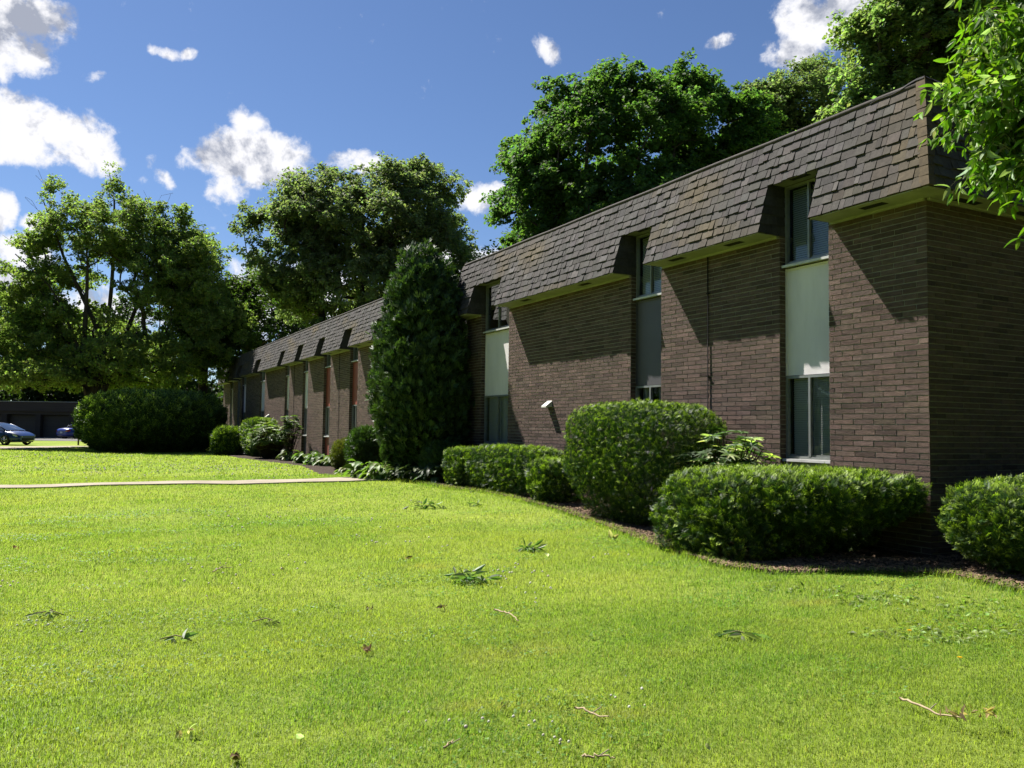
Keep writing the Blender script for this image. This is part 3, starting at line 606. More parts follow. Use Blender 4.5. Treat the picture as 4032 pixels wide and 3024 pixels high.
# background trees -------------------------------------------------------------
T = tree
T('maple_tree', 'round dense green maple with spiky top rising behind the near wing roof', 'tree', (gp(2440, 38), 38), .38,
  [E_(2440, 640, 38, 500, 330), E_(2530, 430, 38, 350, 170), E_(2250, 500, 37, 220, 180), E_(2100, 800, 37, 200, 250), E_(2830, 560, 39, 260, 240), E_(2700, 410, 38, 190, 130), E_(2930, 700, 39, 200, 240), E_(2500, 950, 38, 560, 300)], (.105, .180, .055), leaf=.19, ncl=420, per=560, cr=.95, seed=2, shell=.72, col2=(.10, .17, .02), flat=.95)
T('oak_tree', 'tall grey green oak beyond the tip of the arborvitae', 'tree', (gp(1400, 62), 62), .5,
  [E_(1450, 880, 62, 430, 240), E_(1240, 820, 60, 210, 150), E_(1620, 760, 62, 250, 150), E_(1150, 1040, 61, 220, 230), E_(1620, 1020, 62, 280, 260), E_(1400, 1150, 63, 380, 230), E_(1000, 880, 60, 110, 100)], (.20, .235, .12), leaf=.23, ncl=680, per=330, cr=1.1, seed=4, shell=.5, col2=(.21, .24, .11))
# multi stemmed maple at the left, with bare upper limbs
Y1 = 50.; s1 = [[(360, 1560), (400, 1330), (330, 1180), (250, 1010), (205, 880), (170, 790)], [(380, 1560), (420, 1330), (440, 1120), (450, 960), (450, 790), (430, 680)], [(400, 1560), (470, 1380), (540, 1200), (600, 1050), (660, 900), (700, 830)], [(350, 1560), (320, 1400), (240, 1200), (190, 1120), (60, 1000)], [(375, 1560), (330, 1350), (340, 1200), (345, 1050), (335, 900), (270, 800)]]
def pxs(l, Y, dy=0.): return [tuple(at(x, y, Y+dy*i)) for i, (x, y) in enumerate(l)]
b0 = (gp(375, Y1), Y1); st1 = [[(b0[0]+.15*i, b0[1]+.1*i, 0.)]+pxs(s, Y1, [.0, .3, .4, -.5, -.3][i]) for i, s in enumerate(s1)]
T('maple_tree', 'multi stemmed maple with bare upper limbs at the left, behind the huge yew', 'tree', b0, .24,
  [E_(120, 1180, Y1, 190, 170), E_(60, 1400, Y1-1, 200, 170), E_(450, 900, Y1, 330, 150), E_(150, 960, Y1, 130, 90), E_(720, 980, Y1, 190, 150), E_(440, 730, Y1, 80, 90), E_(230, 760, Y1, 60, 80), E_(200, 880, Y1, 60, 90), E_(340, 770, Y1, 40, 30), E_(570, 850, Y1, 110, 110), E_(720, 860, Y1, 70, 80), E_(470, 1000, Y1, 200, 100), E_(200, 1090, Y1, 220, 90), E_(60, 970, Y1, 100, 30), E_(250, 1290, Y1, 330, 150, 1), E_(700, 1120, Y1, 260, 190), E_(820, 1280, Y1, 180, 170), E_(180, 1480, Y1-2, 230, 80), E_(620, 1420, Y1+1, 360, 150), E_(380, 1440, Y1+2, 260, 130), E_(20, 1480, Y1-3, 110, 90)],
  (.215, .270, .085), leaf=.155, ncl=1300, per=190, cr=.60, seed=6, shell=.25, stems=st1, col2=(.27, .31, .09), flat=.7, zmin=1.3,
  bare=[pxs(l, Y1) for l in ([(215, 900), (150, 830), (125, 790), (100, 775)], [(205, 880), (120, 800), (98, 777)], [(230, 820), (180, 730), (140, 690)], [(200, 760), (165, 705), (150, 668)], [(350, 960), (322, 880), (330, 845)], [(352, 950), (350, 880), (355, 850)], [(660, 900), (640, 850), (672, 765)], [(650, 890), (610, 820), (635, 770), (682, 760)], [(130, 1040), (60, 960), (10, 925)], [(560, 860), (590, 800), (565, 750)])])
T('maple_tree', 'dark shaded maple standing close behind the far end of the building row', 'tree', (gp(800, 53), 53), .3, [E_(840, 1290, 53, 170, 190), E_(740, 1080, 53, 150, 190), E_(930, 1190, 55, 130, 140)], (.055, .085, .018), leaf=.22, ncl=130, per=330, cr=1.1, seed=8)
T('locust_tree', 'silvery green tree with drooping tufts behind the roof ridge, left of the tallest tree', 'tree', (gp(3080, 46), 46), .3, [E_(3160, 410, 46, 200, 190), E_(3010, 440, 46, 150, 150), E_(3220, 600, 47, 260, 220), E_(2960, 600, 47, 170, 150), E_(3260, 290, 46, 110, 80)], (.19, .235, .11), leaf=.17, ncl=230, per=430, cr=.95, seed=9, shell=.6, col2=(.22, .24, .13))
T('locust_tree', 'tallest olive green tree towering above the roof corner at the right', 'tree', (gp(3600, 30), 30), .36, [E_(3560, 130, 30, 270, 190), E_(3450, 330, 30, 180, 150), E_(3750, 200, 30, 330, 300), E_(3650, -60, 30, 300, 160), E_(3900, 100, 31, 260, 260), E_(3500, 520, 31, 350, 160)], (.22, .29, .115), leaf=.17, ncl=300, per=430, cr=.85, seed=10, shell=.68, col2=(.21, .24, .08))
for i, (px, py, Y, rx, ry, lab) in enumerate([(-60, 1250, 85, 170, 160, 'blue green tree at the left edge beyond the garages'), (260, 1350, 92, 200, 190, 'dense tree behind the garages, seen under the maple'), (620, 1330, 88, 220, 230, 'dark tree behind the huge yew, filling the gap by the maple'), (1060, 1250, 80, 200, 230, 'dark tree between the big oak and the end of the building row'), (1750, 1150, 74, 230, 260, 'dark tree right of the oak, low behind the roof'), (2080, 1080, 60, 190, 220, 'bright green low tree at the left foot of the round maple'), (2900, 760, 52, 300, 260, 'dark tree filling the gap right of the round maple')]):
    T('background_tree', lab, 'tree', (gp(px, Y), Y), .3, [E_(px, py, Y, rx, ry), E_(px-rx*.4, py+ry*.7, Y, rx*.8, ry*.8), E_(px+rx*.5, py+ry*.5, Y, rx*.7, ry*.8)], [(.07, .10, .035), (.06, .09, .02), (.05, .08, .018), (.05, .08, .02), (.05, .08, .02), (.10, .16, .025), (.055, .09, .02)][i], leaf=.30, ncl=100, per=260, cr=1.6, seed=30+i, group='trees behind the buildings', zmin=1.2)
# unseen trees added left, right and behind: they show in glass and dim skylight
n = 190000; r = np.random.default_rng(18); th = r.uniform(R(100), R(372), n); rad = 52+r.random(n)**2*14; x = rad*np.cos(th)*1.05-6; y = rad*np.sin(th)*.8+8; hh = 11+3.5*noise(np.stack([th*6, th*0, th*0], -1), 1.); z = r.random(n)**.8*np.maximum(hh, 3)
ok = ~((y > 0) & (np.abs(x) < .80*y)) & ~((x > 2) & (y > 5) & (x < 24)); x, y, z = x[ok], y[ok], z[ok]; n = len(x)
g = G(); g.tile(*LEAF4, np.stack([x, y, z], -1), frames(unit(rdir(r, n)+Z*.4), rdir(r, n)), r.uniform(.25, .6, n), leafcol(r, n, (.05, .08, .02)))
n = 90000; th = r.uniform(0, 1, n); pth = np.array([[-34., -26.], [-14., -24.], [6., -20.], [16., -12.], [17.5, -2.], [19., 5.]]); k_ = th*5; x = np.interp(k_, np.arange(6), pth[:, 0])+r.normal(0, 2., n); y = np.interp(k_, np.arange(6), pth[:, 1])+r.normal(0, 2., n); hh = 10.5+2.5*noise(np.stack([th*20, th*0, th*0], -1), 1.); z = r.random(n)**.9*hh  # nearer belt added out of view to block sky from the walls
g.tile(*LEAF4, np.stack([x, y, z], -1), frames(unit(rdir(r, n)+Z*.4), rdir(r, n)), r.uniform(.25, .55, n), leafcol(r, n, (.05, .08, .02))); wd_ = g.obj('added_woods', M['leaf']); tag(wd_, 'belt of unseen trees added round the open sides of the lawn to block sky light', kind='stuff')
# low undergrowth far behind: one mass
n = 60000; r = np.random.default_rng(17); x = r.uniform(-110, 8, n); y = 88+r.random(n)*14+np.abs(x+40)*.03; hh = 5.5+1.2*noise(np.stack([x*.12, x*0, x*0], -1), 1.)+1.; z = r.random(n)**.8*hh
g = G(); g.tile(*LEAF4, np.stack([x, y, z], -1), frames(unit(rdir(r, n)+Z*.6+np.array([0, -.5, 0])), rdir(r, n)), r.uniform(.35, .8, n), leafcol(r, n, (.045, .07, .018)))
tag(g.obj('undergrowth', M['leaf']), 'dark wooded undergrowth closing the view behind the garages', kind='stuff')

# ------------------------------------------------------------------ clipped and loose evergreens
def sprig(nn=7, w=.085, ln=.62, up=.5):
    """a yew shoot: a short stem with a double row of needles; along +y, flat in xy"""
    v = [[-.012, 0, 0], [.012, 0, 0], [0, 1, .05], [0, 1, .05]]; f = [[0, 1, 2, 3]]
    for i in range(nn):
        y0 = .08+.84*i/nn; l = ln*(1-.55*i/nn)
        for s in (-1, 1): b = len(v); v += [[0, y0, .0], [s*l*.45, y0+l*.18+w*.5, .05], [s*l, y0+l*up, .02], [s*l*.5, y0+l*.18-w*.5, .05]]; f.append([b, b+1, b+2, b+3])
    b = len(v); v += [[0, .9, .04], [w*.5, 1.05, .05], [0, 1.3, .07], [-w*.5, 1.05, .05]]; f.append([b, b+1, b+2, b+3])
    return np.array(v), np.array(f)
SP = sprig(); SPF = sprig(3, .22, .6, .55); FAN = (np.array([[0, 0, 0], [.10, .35, .02], [0, .8, .0], [-.10, .35, .02], [0, .2, 0], [.3, .4, .05], [.42, .85, .02], [.14, .5, 0], [0, .2, 0], [-.14, .5, 0], [-.42, .85, .02], [-.3, .4, .05], [0, .5, 0], [.16, .7, .03], [.12, 1.1, 0], [0, .8, 0], [0, .5, 0], [0, .8, 0], [-.12, 1.1, 0], [-.16, .7, .03]]), np.array([[0, 1, 2, 3], [4, 5, 6, 7], [8, 9, 10, 11], [12, 13, 14, 15], [16, 17, 18, 19]]))
def bush(name, label, shapes, n, size, base_col, tip, seed=1, taper=.22, tmpl=SP, mat='needle', lump=.07, lf=2.2, inner=.35, upb=.55, group=None, cat='shrub', stems=7, pw=2.6, loose=.10):
    """shapes: (t, o, zc, a along wall, b out, c up, zcut) superellipsoids in wall coordinates"""
    r = np.random.default_rng(seed); root = empty(name, None or W(shapes[0][0], shapes[0][1], 0)*np.array([1, 1, 0])+Z*float(gz(*W(shapes[0][0], shapes[0][1])[:2]))); tag(root, label, cat, group)
    ar = np.array([(s[3]*s[4]+s[3]*s[5]+s[4]*s[5]) for s in shapes]); g = G(); AX = np.stack([D, N, Z])
    for s, k in zip(shapes, np.round(n*ar/ar.sum()).astype(int)):
        t, o, zc, a, b, c, zcut = s; ctr = W(t, o, 0); ctr[2] = float(gz(ctr[0], ctr[1]))+zc; abc = np.array([a, b, c])
        q = int(k*1.6); d = unit(r.normal(size=(q, 3))*abc); rr = (np.abs(d/abc)**pw).sum(1)**(-1/pw); base = d*rr[:, None]
        tpz = 1-taper*np.clip(-base[:, 2]/c, 0, 1)**1.3; base[:, :2] *= tpz[:, None]
        nrm = unit(np.sign(d)*np.abs(base/abc)**(pw-1)/abc)
        lm = 1+lump*noise((base+ctr), lf)+lump*.5*noise(base+ctr+7, lf*3.1); dep = r.random(q); inn = r.random(q) < inner
        sc = np.where(inn, .62+.3*dep, 1-loose*dep**2)*lm; P = ctr+(base*sc[:, None])@AX; nw = nrm@AX
        bad = noise(P, 3.3) < -1.05
        for s2 in shapes:
            if s2 is s: continue
            c2 = W(s2[0], s2[1], 0); c2[2] = float(gz(c2[0], c2[1]))+s2[2]; l2 = ((P-c2)@AX.T)/np.array(s2[3:6])*1.12; bad |= (np.abs(l2)**pw).sum(1) < .8
        ok = (P[:, 2] > gz(P[:, 0], P[:, 1])+zcut) & ~bad; P = P[ok][:k]; nw = nw[ok][:k]; inn = inn[ok][:k]; q = len(P)
        ax = unit(nw*.9+Z*upb+.45*rdir(r, q)); fr = frames(unit(np.cross(ax, rdir(r, q))+.6*nw), ax)
        cb = leafcol(r, q, base_col, .2, .06); tp = ((r.random(q) < np.clip(.42+.35*nw[:, 2], .2, .8)) & ~inn)[:, None]; tv, tf = tmpl; kk = len(tv)  # new-growth tips, commoner on upward faces to paint in sunlit tops
        tipw = np.clip((tv[:, 1]-.35)/.5, 0, 1)[None, :, None]; cc = cb[:, None]*(1-tipw*tp[:, None])+np.array(tip)*tipw*tp[:, None]*np.clip(r.normal(1, .2, (q, 1, 1)), .5, 1.6)
        g.tile(tv, tf, P-ax*size*.45, fr, size*r.uniform(.7, 1.35, q), cc.reshape(-1, 3))
    g.obj('foliage', M[mat], root)
    g = G()
    for s in shapes:
        t, o, zc, a, b, c, zcut = s; s_t = np.clip(t, *(shapes[0][0]-.3, shapes[0][0]+.3)) if len(shapes) > 1 else t
        for i in range(stems):
            p0 = W(s_t+r.normal(0, .12)*a, o+r.normal(0, .1)*b, 0); p0[2] = float(gz(p0[0], p0[1]))-.02; d = rdir(r, 1)[0]*.7; p1 = W(t+d[0]*a, o+d[1]*b, 0); p1[2] = float(gz(p1[0], p1[1]))+zc+abs(d[2])*c
            k = np.linspace(0, 1, 7)[:, None]; p = p0+(p1-p0)*k+Z*(.12*np.sin(k*3.1))*c+r.normal(0, .02, (7, 3)); g.tube(p, np.linspace(.02, .006, 7)*max(1., zc), 4, (.9, .8, .7), cap=False)
    g.obj('stems', M['bark'], root); return root
YG = (.032, .078, .014); YT = (.38, .54, .06)  # tips brightened for sunlit tops, base darkened for the shaded sides
bush('yew_shrub', 'spreading yew with feathery shoots in front of the nearest window, beside the brick corner', [(1.22, 1.74, .40, .78, .82, .60, .02), (.50, .90, .74, .66, .88, .25, .42), (.85, 1.12, .66, .8, 1.06, .34, .30), (1.25, .62, .46, .72, .60, .48, .02)], 31000, .070, YG, YT, seed=40, lump=.10, loose=.2, stems=8, pw=4.2, taper=.1)
bush('yew_shrub', 'yew shrub right of the brick corner, against the shaded side wall', [(-1.16, -.25, .50, .70, 1.0, .47, .03), (-1.0, -1.6, .52, .72, .9, .46, .03)], 20000, .070, YG, YT, seed=41, lump=.07, loose=.18, pw=4.6, taper=.3)
bush('yew_shrub', 'tall rounded clipped yew in front of the dark panelled window', [(4.15, 1.02, .95, 1.30, .82, .91, .02)], 29000, .056, (.030, .076, .013), (.40, .56, .06), seed=42, lump=.05, upb=1.0, pw=4.8, loose=.14, taper=.34)
bush('yew_hedge', 'low clipped yew hedge block below the wall vent hood', [(8.5, .92, .46, 1.45, .50, .48, .02)], 10000, .075, YG, YT, seed=43, lump=.05, pw=5., cat='hedge')
bush('yew_shrub', 'small low yew tucked between the clipped hedge block and the tall rounded yew', [(6.7, 1.05, .38, .45, .45, .42, .02)], 3500, .075, YG, YT, seed=44, lump=.07, pw=3.6)
bush('yew_hedge', 'small clipped yew at the left end of the low hedge, half in shade', [(10.5, 1.05, .42, .55, .42, .44, .02)], 3500, .075, YG, YT, seed=45, lump=.05, pw=5., cat='hedge')
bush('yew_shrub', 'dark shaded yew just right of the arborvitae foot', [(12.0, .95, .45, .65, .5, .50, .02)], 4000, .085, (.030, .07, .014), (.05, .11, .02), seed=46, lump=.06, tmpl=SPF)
bush('yew_hedge', 'flat topped clipped yew hedge by the far wing, left of the pale rhododendron', [(34.6, .85, .88, 1.7, .7, .9, .02)], 9000, .12, YG, YT, seed=47, lump=.04, pw=4., tmpl=SPF, cat='hedge')
bush('yew_shrub', 'lower rounded yew at the left end of the far clipped hedge', [(36.4, 1.95, .62, .8, .8, .76, .02)], 4500, .13, YG, YT, seed=48, lump=.07, tmpl=SPF)
yc = at(605, 1640, 45.); yt, yo = TO(yc[0], yc[1])
bush('yew_shrub', 'huge wide old yew mound standing alone on the lawn at the left', [(yt, yo, 1.45, 2.9, 3.6, 1.75, .0)], 26000, .26, (.045, .09, .02), (.26, .38, .07), seed=49, lump=.09, lf=.9, tmpl=SPF, upb=.9, pw=2.8, stems=9)
bush('boxwood_shrub', 'small yellowish shrub at the left foot of the arborvitae', [(20.9, .62, .5, .55, .5, .52, .02)], 4200, .09, (.13, .16, .025), (.24, .24, .05), seed=50, tmpl=SPF, lump=.1)
bush('juniper_shrub', 'green shrub between the yellowish shrub and the arborvitae', [(18.9, .66, .62, .75, .55, .8, .02)], 6000, .11, (.05, .10, .02), (.08, .16, .03), seed=51, tmpl=SPF, lump=.12, loose=.25)
ac = at(1650, 1600, 21.6); at_, ao_ = TO(ac[0], ac[1]); at_ -= .35
bush('arborvitae_tree', 'tall dark conical arborvitae hiding the entry between the two wings', [(at_, ao_, 2.5, 1.28, 1.22, 2.6, .12), (at_+.1, ao_, 3.9, 1.0, .95, 1.95, .12), (at_+.45, ao_+.1, 2.2, 1.15, 1.05, 2.3, .12), (at_-.15, ao_, 1.6, 1.2, 1.1, 1.6, .12)], 42000, .17, (.048, .092, .028), (.09, .16, .04), seed=52, tmpl=FAN, lump=.23, lf=2.3, upb=1.0, pw=2.08, loose=.42, taper=.1, cat='tree', stems=4)

# ------------------------------------------------------------------ broad leaved plants
def leafblade(L=1., Wd=.3, fold=.12, droop=.25, m=3):
    """pointed leaf along +y with a folded midrib"""
    ys_ = np.linspace(0, 1, m+2); v = []; f = []
    for i, y in enumerate(ys_):
        w_ = Wd*math.sin(math.pi*min(y*.92+.04, 1))**.8*(1.15-.45*y); zc = -droop*y*y
        v += [[-w_/1, y*L, zc+fold*w_], [0, y*L, zc], [w_/1, y*L, zc+fold*w_]]
    for i in range(m+1): b = i*3; f += [[b, b+1, b+4, b+3], [b+1, b+2, b+5, b+4]]
    return np.array(v, float), np.array(f)
LB = leafblade(1, .17, .5, .15); HB = leafblade(1, .34, .35, .55); TB = leafblade(1, .19, .35, .30); ST = leafblade(1, .035, .3, .55, 4)
def rhodo(name, label, t, o, a, b, c, zc, nw, L, seed, cols=((.045, .10, .022), (.16, .24, .07))):
    r = np.random.default_rng(seed); p0 = W(t, o); p0[2] = float(gz(*p0[:2])); root = empty(name, p0); tag(root, label, 'shrub'); g = G(); gs = G()
    for i in range(nw):
        d = rdir(r, 1)[0]; d[2] = abs(d[2]) if r.random() < .8 else d[2]*.5; q = p0+D*d[0]*a+N*d[1]*b+Z*(zc+d[2]*c); q = p0+(q-p0)*r.uniform(.75, 1.08); k = r.integers(7, 11); ph = np.arange(k)*6.283/k+r.random()
        up = unit(np.array([d@[D[0], N[0], 0], d@[D[1], N[1], 0], .0])*.35+Z+r.normal(0, .2, 3)); s1 = unit(np.cross(up, [1, .3, 0])); s2 = np.cross(up, s1)
        ax = unit(np.cos(ph)[:, None]*s1+np.sin(ph)[:, None]*s2+up*r.uniform(.15, .75, (k, 1))); fr = frames(np.tile(up, (k, 1))-ax*.2, ax); young = r.random() < .45
        g.tile(*LB, np.tile(q, (k, 1)), fr, L*r.uniform(.75, 1.15, k), leafcol(r, k, cols[1] if young else cols[0], .2))
        kk = np.linspace(0, 1, 5)[:, None]; gs.tube(p0+Z*.0+r.normal(0, .05, 3)*[1, 1, 0]+(q-p0)*kk+Z*.1*np.sin(kk*3.1), np.linspace(.014, .005, 5), 4, (.8, .7, .6), cap=False)
    g.obj('foliage', M['leaf_gloss'], root); gs.obj('stems', M['bark'], root)
rhodo('rhododendron_shrub', 'rhododendron with whorls of long leaves between the tall rounded yew and the spreading yew', 2.55, .80, .80, .55, .62, .80, 210, .145, 60, ((.07, .14, .03), (.50, .58, .28)))
rhodo('rhododendron_shrub', 'pale leaved rhododendron in front of the far wing beside the clipped hedge', 31.3, 1.15, 1.2, .75, .75, .75, 260, .20, 61, ((.10, .16, .04), (.24, .30, .11)))
rhodo('rhododendron_shrub', 'taller thin rhododendron against the far wing wall, right of the pale rhododendron', 28.9, .7, .5, .4, .7, 1.15, 70, .19, 62, ((.09, .15, .04), (.22, .27, .12)))
def hosta(label, px, py, n, L, seed, col_=(.12, .20, .03), name='hosta_plant', group='hostas in the mulch bed'):
    r = np.random.default_rng(seed); p0 = ground(px, py); root = empty(name, p0); tag(root, label, 'hosta' if 'hosta' in name else 'plant', group); g = G()
    ph = r.uniform(0, 6.28, n); el_ = r.uniform(.35, 1.25, n); ax = np.stack([np.cos(ph)*np.cos(el_), np.sin(ph)*np.cos(el_), np.sin(el_)], -1); st_ = r.uniform(.2, 1.0, n)*(.50 if L > .2 else .24)
    q = p0+ax*st_[:, None]+np.stack([np.cos(ph), np.sin(ph), ph*0], -1)*(r.random(n)*.12*L)[:, None]; la = unit(ax+np.stack([np.cos(ph), np.sin(ph), ph*0-.35], -1)*.9); fr = frames(np.tile(Z, (n, 1))+r.normal(0, .25, (n, 3)), la)
    g.tile(*HB, q, fr, L*r.uniform(.6, 1.15, n), leafcol(r, n, col_, .18), sm=True); g.obj('leaves', M['leaf_gloss'], root)
    gs = G()
    for i in range(0, n, 2): gs.tube([p0, (p0+q[i])/2+Z*.02, q[i]], .006, 4, (1.1, 1.4, .6), cap=False)
    gs.obj('stalks', M['twig'], root)
for i, (px, py, n, L, c_, lab) in enumerate([(1150, 1816, 150, .27, (.16, .22, .08), 'leftmost hosta clump below the far wing, beside the rhododendron'), (1205, 1826, 150, .27, (.13, .21, .05), 'second hosta clump from the rhododendron'), (1262, 1834, 190, .28, (.12, .21, .04), 'broad green hosta clump below the second red panel'),
     (1318, 1838, 150, .25, (.17, .23, .09), 'pale edged hosta clump left of the yellowish shrub'), (1440, 1880, 190, .25, (.13, .23, .04), 'bright hosta clump at the end of the concrete path'), (1495, 1888, 120, .22, (.15, .24, .05), 'hosta clump under the left skirt of the arborvitae'),
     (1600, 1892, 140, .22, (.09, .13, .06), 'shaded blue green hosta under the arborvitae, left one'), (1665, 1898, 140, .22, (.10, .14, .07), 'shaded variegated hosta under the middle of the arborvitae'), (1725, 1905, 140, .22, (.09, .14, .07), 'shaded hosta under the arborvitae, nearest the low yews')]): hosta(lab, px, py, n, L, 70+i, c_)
hosta('pale feathery groundcover plant between the path end and the yellowish shrub', 1365, 1872, 420, .15, 85, (.26, .32, .10), 'groundcover_plant', None)
hosta('pale feathery groundcover plant behind the bright hosta at the path end', 1398, 1862, 380, .15, 86, (.24, .31, .09), 'groundcover_plant', None)
def lily(label, px, py, n, L, seed):
    r = np.random.default_rng(seed); p0 = ground(px, py); root = empty('daylily_clump', p0); tag(root, label, 'daylily', 'daylily clumps in the mulch'); g = G(); ph = r.uniform(0, 6.28, n); e = r.uniform(.2, 1.1, n)
    ax = np.stack([np.cos(ph)*np.cos(e), np.sin(ph)*np.cos(e), np.sin(e)], -1); fr = frames(np.tile(Z, (n, 1))+r.normal(0, .1, (n, 3)), ax); g.tile(*ST, p0+r.normal(0, .04, (n, 3))*[1, 1, 0]+Z*.02, fr, L*r.uniform(.6, 1.2, n), leafcol(r, n, (.13, .20, .06), .25)); g.obj('leaves', M['leaf'], root)
lily('daylily clump with pale arching leaves before the low clipped hedge', 1880, 1935, 26, .42, 90); lily('sprawling daylily clump between the low hedge and the rounded yew', 2130, 1985, 60, .42, 91); lily('dense daylily clump at the foot of the tall rounded yew', 2310, 2022, 50, .38, 92); lily('thin daylily clump in the shade right of the arborvitae', 1815, 1920, 18, .35, 93)

# ------------------------------------------------------------------ overhanging tree at the right edge (leaves hang into the frame)
r = np.random.default_rng(101); tb = np.array([6.4, 6.6, 0.]); root = empty('ash_tree', tb); tag(root, 'overhanging tree at the right edge with long drooping bright green leaves', 'tree')
gb = G(); gl = G(); trunk = np.array([tb+Z*-.1, tb+[.0, .0, 1.2], tb+[-.1, -.05, 2.6], tb+[-.2, 0, 4.], tb+[-.1, .1, 6.]]); gb.tube(trunk, [.14, .12, .11, .09, .05], 8)
tg_ = [(3650, 330, 5.3), (3760, 60, 5.2), (3800, -120, 5.4), (3720, 210, 5.6), (3700, 400, 5.2), (3790, 560, 5.1), (3760, 620, 5.2), (3930, 640, 4.9), (3990, 420, 5.0), (3900, 250, 5.4), (3900, 60, 5.1), (4010, 180, 5.2), (4080, 600, 5.0), (4150, 300, 5.2), (3850, 420, 5.8), (3980, 520, 5.9), (4060, 60, 5.8), (3960, -100, 5.2), (4060, 800, 4.6), (4250, 480, 5.4), (3850, 150, 6.), (4100, 430, 5.6), (3820, 330, 5.0), (3920, 350, 5.5), (4060, 280, 5.0), (3860, 500, 5.4), (4000, 20, 5.5), (4120, 120, 5.0), (3800, 270, 5.4), (3950, 150, 5.7), (4050, 500, 5.3), (3940, 450, 5.2), (3880, -40, 5.6), (3700, 300, 5.5), (4040, 380, 5.5)]
limbs = []
for e_, s_ in ((at(4120, 620, 5.4), 2), (at(4180, 330, 5.6), 2), (at(4020, 120, 5.7), 3), (at(4150, -150, 5.5), 3), (at(4200, 450, 5.1), 2)):
    kk = np.linspace(0, 1, 14)[:, None]; a0 = trunk[s_-1]*.4+trunk[s_]*.6; p = (1-kk)**2*a0+2*kk*(1-kk)*((a0+e_)/2+Z*.35)+kk*kk*e_; gb.tube(p, np.linspace(.055, .018, 14), 6); limbs.append(p)
limbs = np.concatenate([p[4:] for p in limbs])
for i, (px, py, Y) in enumerate(tg_):
    px += 135
    q = at(px, py, Y); ld = np.linalg.norm(limbs-q, axis=1)+1.5*(limbs[:, 0] < q[0]+.1); k0 = limbs[int(np.argmin(ld))]; kk = np.linspace(0, 1, 12)[:, None]; mid = (k0+q)/2+Z*.15+r.normal(0, .07, 3); p = (1-kk)**2*k0+2*kk*(1-kk)*mid+kk*kk*q; gb.tube(p, np.linspace(.014, .0025, 12), 4, (1, 1, .9), cap=False)
    # side twigs with paired leaflets, hanging
    for j in range(5, 12):
        for s_ in range(4):
            a0 = p[j]; dr = unit(unit(p[min(j+1, 11)]-p[j-1])*.7+rdir(r, 1)[0]*.8+Z*-.25); L = r.uniform(.14, .30); tw = a0+dr*np.linspace(0, 1, 5)[:, None]*L-Z*(.10*np.linspace(0, 1, 5)[:, None]**2); gb.tube(tw, np.linspace(.003, .0012, 5), 4, (.8, 1., .5), cap=False)
            for m_ in range(1, 5):
                k = 2 if m_ < 4 else 3; sd = unit(np.cross(dr, Z)); hang = np.stack([unit(dr*.5+sd*(1 if w_ % 2 else -1)*.75-Z*r.uniform(.3, 1.2)+r.normal(0, .2, 3)) for w_ in range(k)]); 
                if m_ == 4: hang[-1] = unit(dr*.9-Z*.7)
                nr = unit(Z*.4+rdir(r, k)*.8+np.cross(hang, Z)*.3); gl.tile(*TB, np.tile(tw[m_], (k, 1)), frames(nr, hang), r.uniform(.055, .10, k), leafcol(r, k, (.19, .34, .03) if r.random() < .6 else ((.10, .19, .03) if r.random() < .6 else (.40, .48, .30)), .2))  # palest leaflets carry glossy glints in their colour, also pale undersides
n = 26000; P = np.array([9.3, 3.6, 5.8])+rdir(r, n)*(r.random((n, 1))**.4)*np.array([3.2, 3.6, 3.]); gl.tile(*LEAF4, P, frames(unit(rdir(r, n)+Z*.6), rdir(r, n)), r.uniform(.12, .22, n), leafcol(r, n, (.10, .19, .03)))  # unseen crown mass, added out of view to darken the side wall
for e_ in ([9.3, 3.6, 6.], [10.5, 2., 5.5], [8.5, 5.5, 7.], [10., 5., 4.5]): gb.tube([trunk[3], (trunk[3]+np.array(e_))/2+Z*.3, e_], [.07, .05, .02], 6)
gb.obj('trunk', M['bark'], root); gl.obj('crown', M['leaf_gloss'], root)
# ------------------------------------------------------------------ lawn grass: real blades
def lawn_ok(x, y):
    t, o = TO(x, y); ok = (o > bed_edge(t)+.03*np.sin(t*9)) | ((t < -6) & (o > -8.5)) | (t > 46)
    return ok & (pathdist(x, y) > .50) & ~((t > -.2) & (t < 56) & (o < .3)) & ~((x < -27.) & (y > 46.) & (y < 56))
r = np.random.default_rng(200); g = G()
def lawncol(x, y, n):
    q = np.stack([x, y, x*0], -1); a = noise(q, .5); b = noise(q+9, 1.7); c = noise(q+4, 5.); k = np.clip(.5+.45*a+.3*b+.2*c, 0, 1)[:, None]
    cb = (1-k)*np.array([.168, .295, .048])+k*np.array([.345, .410, .085]); dry = np.clip(noise(q+20, .9)*1.6-1.25, 0, 1)[:, None]+(r.random(n) < .025)[:, None]*.8; dry = np.clip(dry, 0, .85)
    cb = cb*(1-dry)+dry*np.array([.40, .32, .13]); return np.clip(cb*np.clip(r.normal(1, .16, (n, 1)), .5, 1.6), 0, 1)
